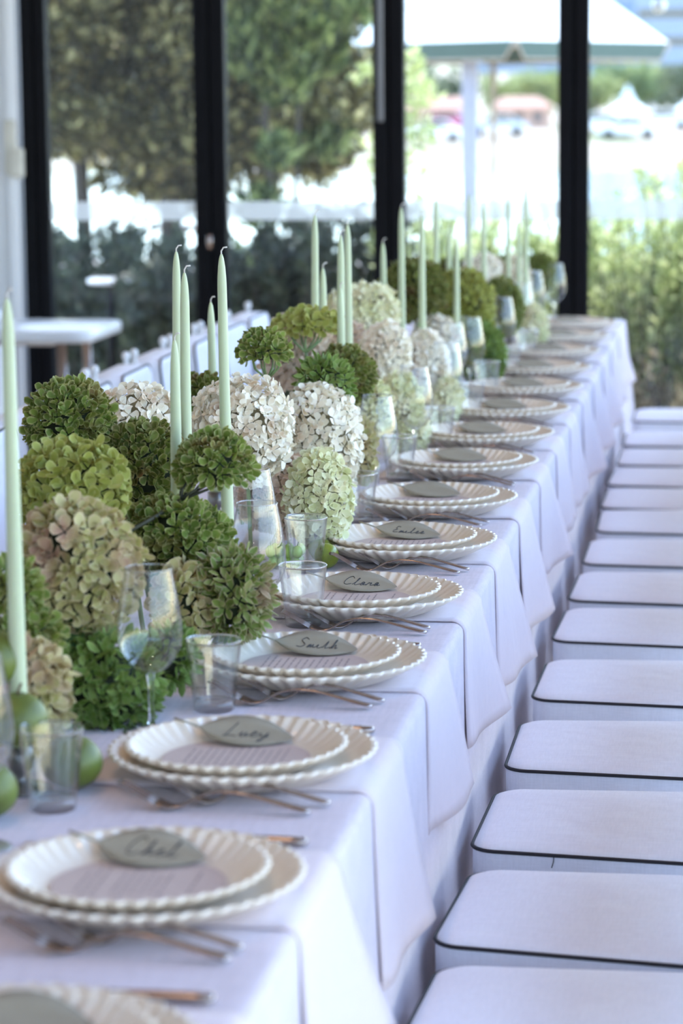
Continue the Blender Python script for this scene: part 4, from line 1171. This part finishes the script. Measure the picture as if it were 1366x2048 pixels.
tcol = {'W': 'cream white', 'B': 'blush tan', 'P': 'pale greenish cream', 'G': 'green', 'Y': 'lime green', 'O': 'dark olive green', 'K': 'pink-tinged green', 'L': 'ruffled green', 'V': 'bright green ruffled'}
def head(x, y, z, rw, rh, t, label, stem_to=None, umbel=False, as_objects=True, seed=0, branch=None):
    g = random.Random(seed)
    foot = stem_to if stem_to else (x*.6-.77*.4, y+.02, TZ+.004)
    r = empty('hydrangea_head', (x, y, z)); tag(r, label, 'flower', 'hydrangea heads of the table garland')
    C_ = Vector((x, y, z))
    L = TYPES[t][0]; sp = TYPES[t][5]
    ry = (rw+rh)/2*.95 if not umbel else rw
    rad = Vector((rw-.009, ry-.009, rh-.009))
    area = 4*PI*(((rad.x*rad.y)**1.6+(rad.x*rad.z)**1.6+(rad.y*rad.z)**1.6)/3)**(1/1.6)
    n = int(area/(sp*sp*1.55))
    if umbel: n = int(n*.62)
    pale = t in 'WBP'
    # filler heart of the head, coloured dark for the shade in the gaps
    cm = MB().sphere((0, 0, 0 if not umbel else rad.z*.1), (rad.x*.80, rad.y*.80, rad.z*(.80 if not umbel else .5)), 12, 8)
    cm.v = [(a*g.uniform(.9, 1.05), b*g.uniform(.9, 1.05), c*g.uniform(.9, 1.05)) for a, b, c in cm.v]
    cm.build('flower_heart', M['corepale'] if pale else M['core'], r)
    # stem
    f_ = Vector(foot)-C_
    if umbel:
        top = Vector((0, 0, -rad.z*.3)); fork = f_.lerp(top, .62)
        mid = f_.lerp(fork, .5)+Vector((.004, 0, 0))
        MB().tube([f_, mid, fork], [.0032, .003, .0028], 7).build('stem', M['stem'] if branch is None else branch, r)
        br = MB()
        for q in range(7):
            a = 2*PI*q/7+.3; e = Vector((rad.x*.7*math.cos(a), rad.y*.7*math.sin(a), rad.z*.05))
            br.tube([fork, fork.lerp(e, .5)+Vector((.008*math.cos(a), .008*math.sin(a), -.004)), e], [.0022, .0018, .0012], 6)
        br.build('branches', M['darkstem'] if branch is not None else M['stem'], r)
    else:
        MB().tube([f_, f_*.5+Vector((.004, .003, 0)), Vector((0, 0, 0))], [.0035, .0035, .003], 6).build('stem', M['stem'], r)
        for q in range(2 if t in 'GOKY' and x < -.72 else 0):
            a = g.uniform(0, 2*PI); b0 = f_*.3
            o = link('leaf', leafme[q], None, r, tuple(b0+Vector((math.cos(a), math.sin(a), 0))*rad.x*.35)); o.rotation_euler = (g.uniform(-.3, .3), g.uniform(.2, .7), a); o.scale = (.65, .65, .65)
    ga = PI*(3-math.sqrt(5))
    VS, FS3, FS4, RS, base, items = [], [], [], [], 0, []
    lump = [Vector((g.uniform(-1, 1), g.uniform(-1, 1), g.uniform(-1, 1))).normalized() for _ in range(7)]
    for i in range(n):
        if umbel: zz = 1-1.25*(i+.5)/n
        else: zz = 1-2*(i+.5)/n
        zz = max(-1, min(1, zz+g.uniform(-.03, .03)))
        a = i*ga+g.uniform(-.12, .12); e = math.sqrt(max(0, 1-zz*zz))
        d = Vector((e*math.cos(a), e*math.sin(a), zz))
        l = max(d.dot(q) for q in lump)
        k = 1+.30*(l-.76)+g.uniform(-.09, .06)
        p = Vector((d.x*rad.x, d.y*rad.y, d.z*rad.z))*k
        if umbel and zz < .1: p.z = max(p.z, -rad.z*.25)
        nrm = Vector((d.x/rad.x, d.y/rad.y, d.z/rad.z)).normalized()
        nrm = (nrm+Vector((g.uniform(-1, 1), g.uniform(-1, 1), g.uniform(-1, 1)))*(1.0 if t in 'LV' else .42)).normalized()
        q = nrm.to_track_quat('Z', 'Y') @ Quaternion((0, 0, 1), g.uniform(0, 2*PI))
        s = g.uniform(.85, 1.2)
        v = g.randrange(4)
        items.append((nrm.dot((Vector((0, 0, 1.49))-C_-p).normalized()), p, q, s, v))
    # the 300 florets that show largest are objects of their own, the rest one joined part
    items.sort(key=lambda it: -it[0])
    cut = min(len(items), 300) if as_objects else 0
    for _, p, q, s, v in items[:cut]:
        o = bpy.data.objects.new('floret', floret_me[t][v]); C.objects.link(o); o.parent = r
        o.location = p; o.rotation_euler = q.to_euler(); o.scale = (s, s, s)
    if items[cut:]:
        for _, p, q, s, v in items[cut:]:
            vv, ff, rr = florets_np[t][v]
            Mx = np.array(q.to_matrix())*s
            VS.append(vv@Mx.T+np.array(p)); RS.append(rr)
            for f in ff: FS3.append([b+base for b in f])
            base += len(vv)
        m = MB(); m.v = [tuple(a) for a in np.concatenate(VS)]; m.f = [tuple(f) for f in FS3]; m.rim = np.concatenate(RS)
        o = m.build('florets', P[t], r); o['kind'] = 'stuff'
    return r

hw = {0: 'green mophead at the upper left with chair backs behind it', 1: 'cream hydrangea upper left, behind the green heads', 2: 'lime green head at left, above the pink-tinged one', 3: 'dark reddish olive mophead left of the short front taper', 4: 'large pink-tinged head at left, nearest the camera', 5: 'mid green mophead below the branching umbel', 6: 'bright green ruffled head left of the third tumbler', 7: 'pink-tinged head behind the second wine glass', 8: 'pink-tinged green head low at the left border', 9: 'bright green ruffled head low at left beside the second wine glass stem', 10: 'small bright green head behind the second tumbler',
      11: 'big cream hydrangea behind the tallest front taper', 12: 'big cream hydrangea drooping above the fourth tumbler', 13: 'blush tan hydrangea behind the third wine glass', 14: 'pale greenish head hanging over the limes', 15: 'dark olive head behind the middle tapers', 16: 'bright green head in front of the dark olive head', 17: 'blush head behind the flat-topped umbel stem', 18: 'cream head behind the sixth wine glass', 19: 'pale green head behind the middle tapers, against the dark shrubs', 20: 'pink-tinged green head left of the sixth wine glass'}
for k, (x, y, z, rw, rh, t) in enumerate(HEADS):
    l = hw.get(k, '%s hydrangea head, %s, %.0f steps down the garland' % (tcol[t], 'left' if x < -.77 else 'right', 0))
    if k not in hw: l = HL[k]
    head(x, y, z, rw+.004, rh+.004, t, l, None, False, y < 5.2, 200+k)
head(-.82, 4.99, 1.067, .064, .032, 'Y', 'flat-topped olive green umbel on a long bare stem, middle of the garland', (-.806, 4.84, .955), True, True, 301)
head(-.80, 4.42, 1.068, .047, .040, 'G', 'small dark green umbel on branching stems, left of the flat-topped one', (-.80, 4.46, .96), True, True, 302)
head(-.70, 3.47, 1.000, .052, .052, 'G', 'green umbel with dark bare branches around the tall front taper', (-.80, 3.36, .93), True, True, 303, M['darkstem'])

# ------------------------------------------------------------------ fruit on the table
def apple(c, rr, label):
    r = empty('green_apple', (c[0], c[1], c[2]-rr*.86), rnd.uniform(0, 6)); tag(r, label, 'apple', 'green apples at the near left')
    pr = [(.0003, .10*rr)]+[(rr*math.sin(a)*(1+.05*math.cos(a)), rr*(.86-.86*math.cos(a))-(.10*rr if False else 0)) for a in [PI*(.10+.80*i/14) for i in range(15)]]+[(rr*.12, rr*1.66), (.0003, rr*1.5)]
    MB().lathe(pr, 28).build('flesh', M['apple'], r)
    MB().tube([(0, 0, rr*1.48), (.002, 0, rr*1.75), (.007, .002, rr*1.98)], .0016, 6).build('stalk', M['brownstalk'], r)
apple((-.775, 2.60, .784), .036, 'green apple low at the left border, below the first wine glass bowl')
apple((-.715, 2.735, .782), .034, 'green apple seen through the nearest tumbler')
apple((-.765, 2.70, .836), .034, 'green apple seen through the first wine glass')
apple((-.83, 2.66, .784), .036, 'green apple at the bottom of the pile, beyond the left border')
apple((-.80, 2.735, .895), .036, 'green apple on top of the pile at the left border')
def lime(c, rr, label, squash=1.15):
    r = empty('lime', (c[0], c[1], c[2]), rnd.uniform(0, 6)); tag(r, label, 'lime', 'limes between glasses and flowers')
    r.rotation_euler = (PI/2*.8, 0, rnd.uniform(0, 6))
    pr = [(rr*max(.03, math.sin(a)), -rr*squash*math.cos(a)*(1+.10*abs(math.cos(a))**8)) for a in [PI*i/16 for i in range(17)]]
    MB().lathe(pr, 24, cap0=True, cap1=True).build('rind', M['lime'], r)
    MB().sphere((0, 0, rr*squash*1.08), .003, 8, 5).build('stalk_scar', M['brownstalk'], r)
lime((-.652, 4.13, .771), .020, 'yellow-green lime just right of the fourth tumbler')
lime((-.668, 4.185, .770), .019, 'lime partly behind the fourth tumbler')
lime((-.700, 5.56, .769), .018, 'olive lime beside the cream flowers, right of the sixth wine glass')
gl = []
gg = random.Random(5)
for k in range(16):
    x = -.738+.013*(k % 4)+gg.uniform(-.003, .003); y = 4.12+.022*(k//4 % 2)+gg.uniform(-.003, .003); z = .7615+.017*(k//8)
    r = empty('grape', (x, y, z)); tag(r, 'small green grape in the bunch behind the third and fourth wine glasses', 'grape', 'green grapes behind the wine glasses')
    MB().sphere((0, 0, 0), (.0085, .0085, .0105), 12, 8).build('skin', M['grape'], r)
    MB().tube([(0, 0, .010), (.002, 0, .016)], .0008, 5).build('stalk', M['stem'], r)
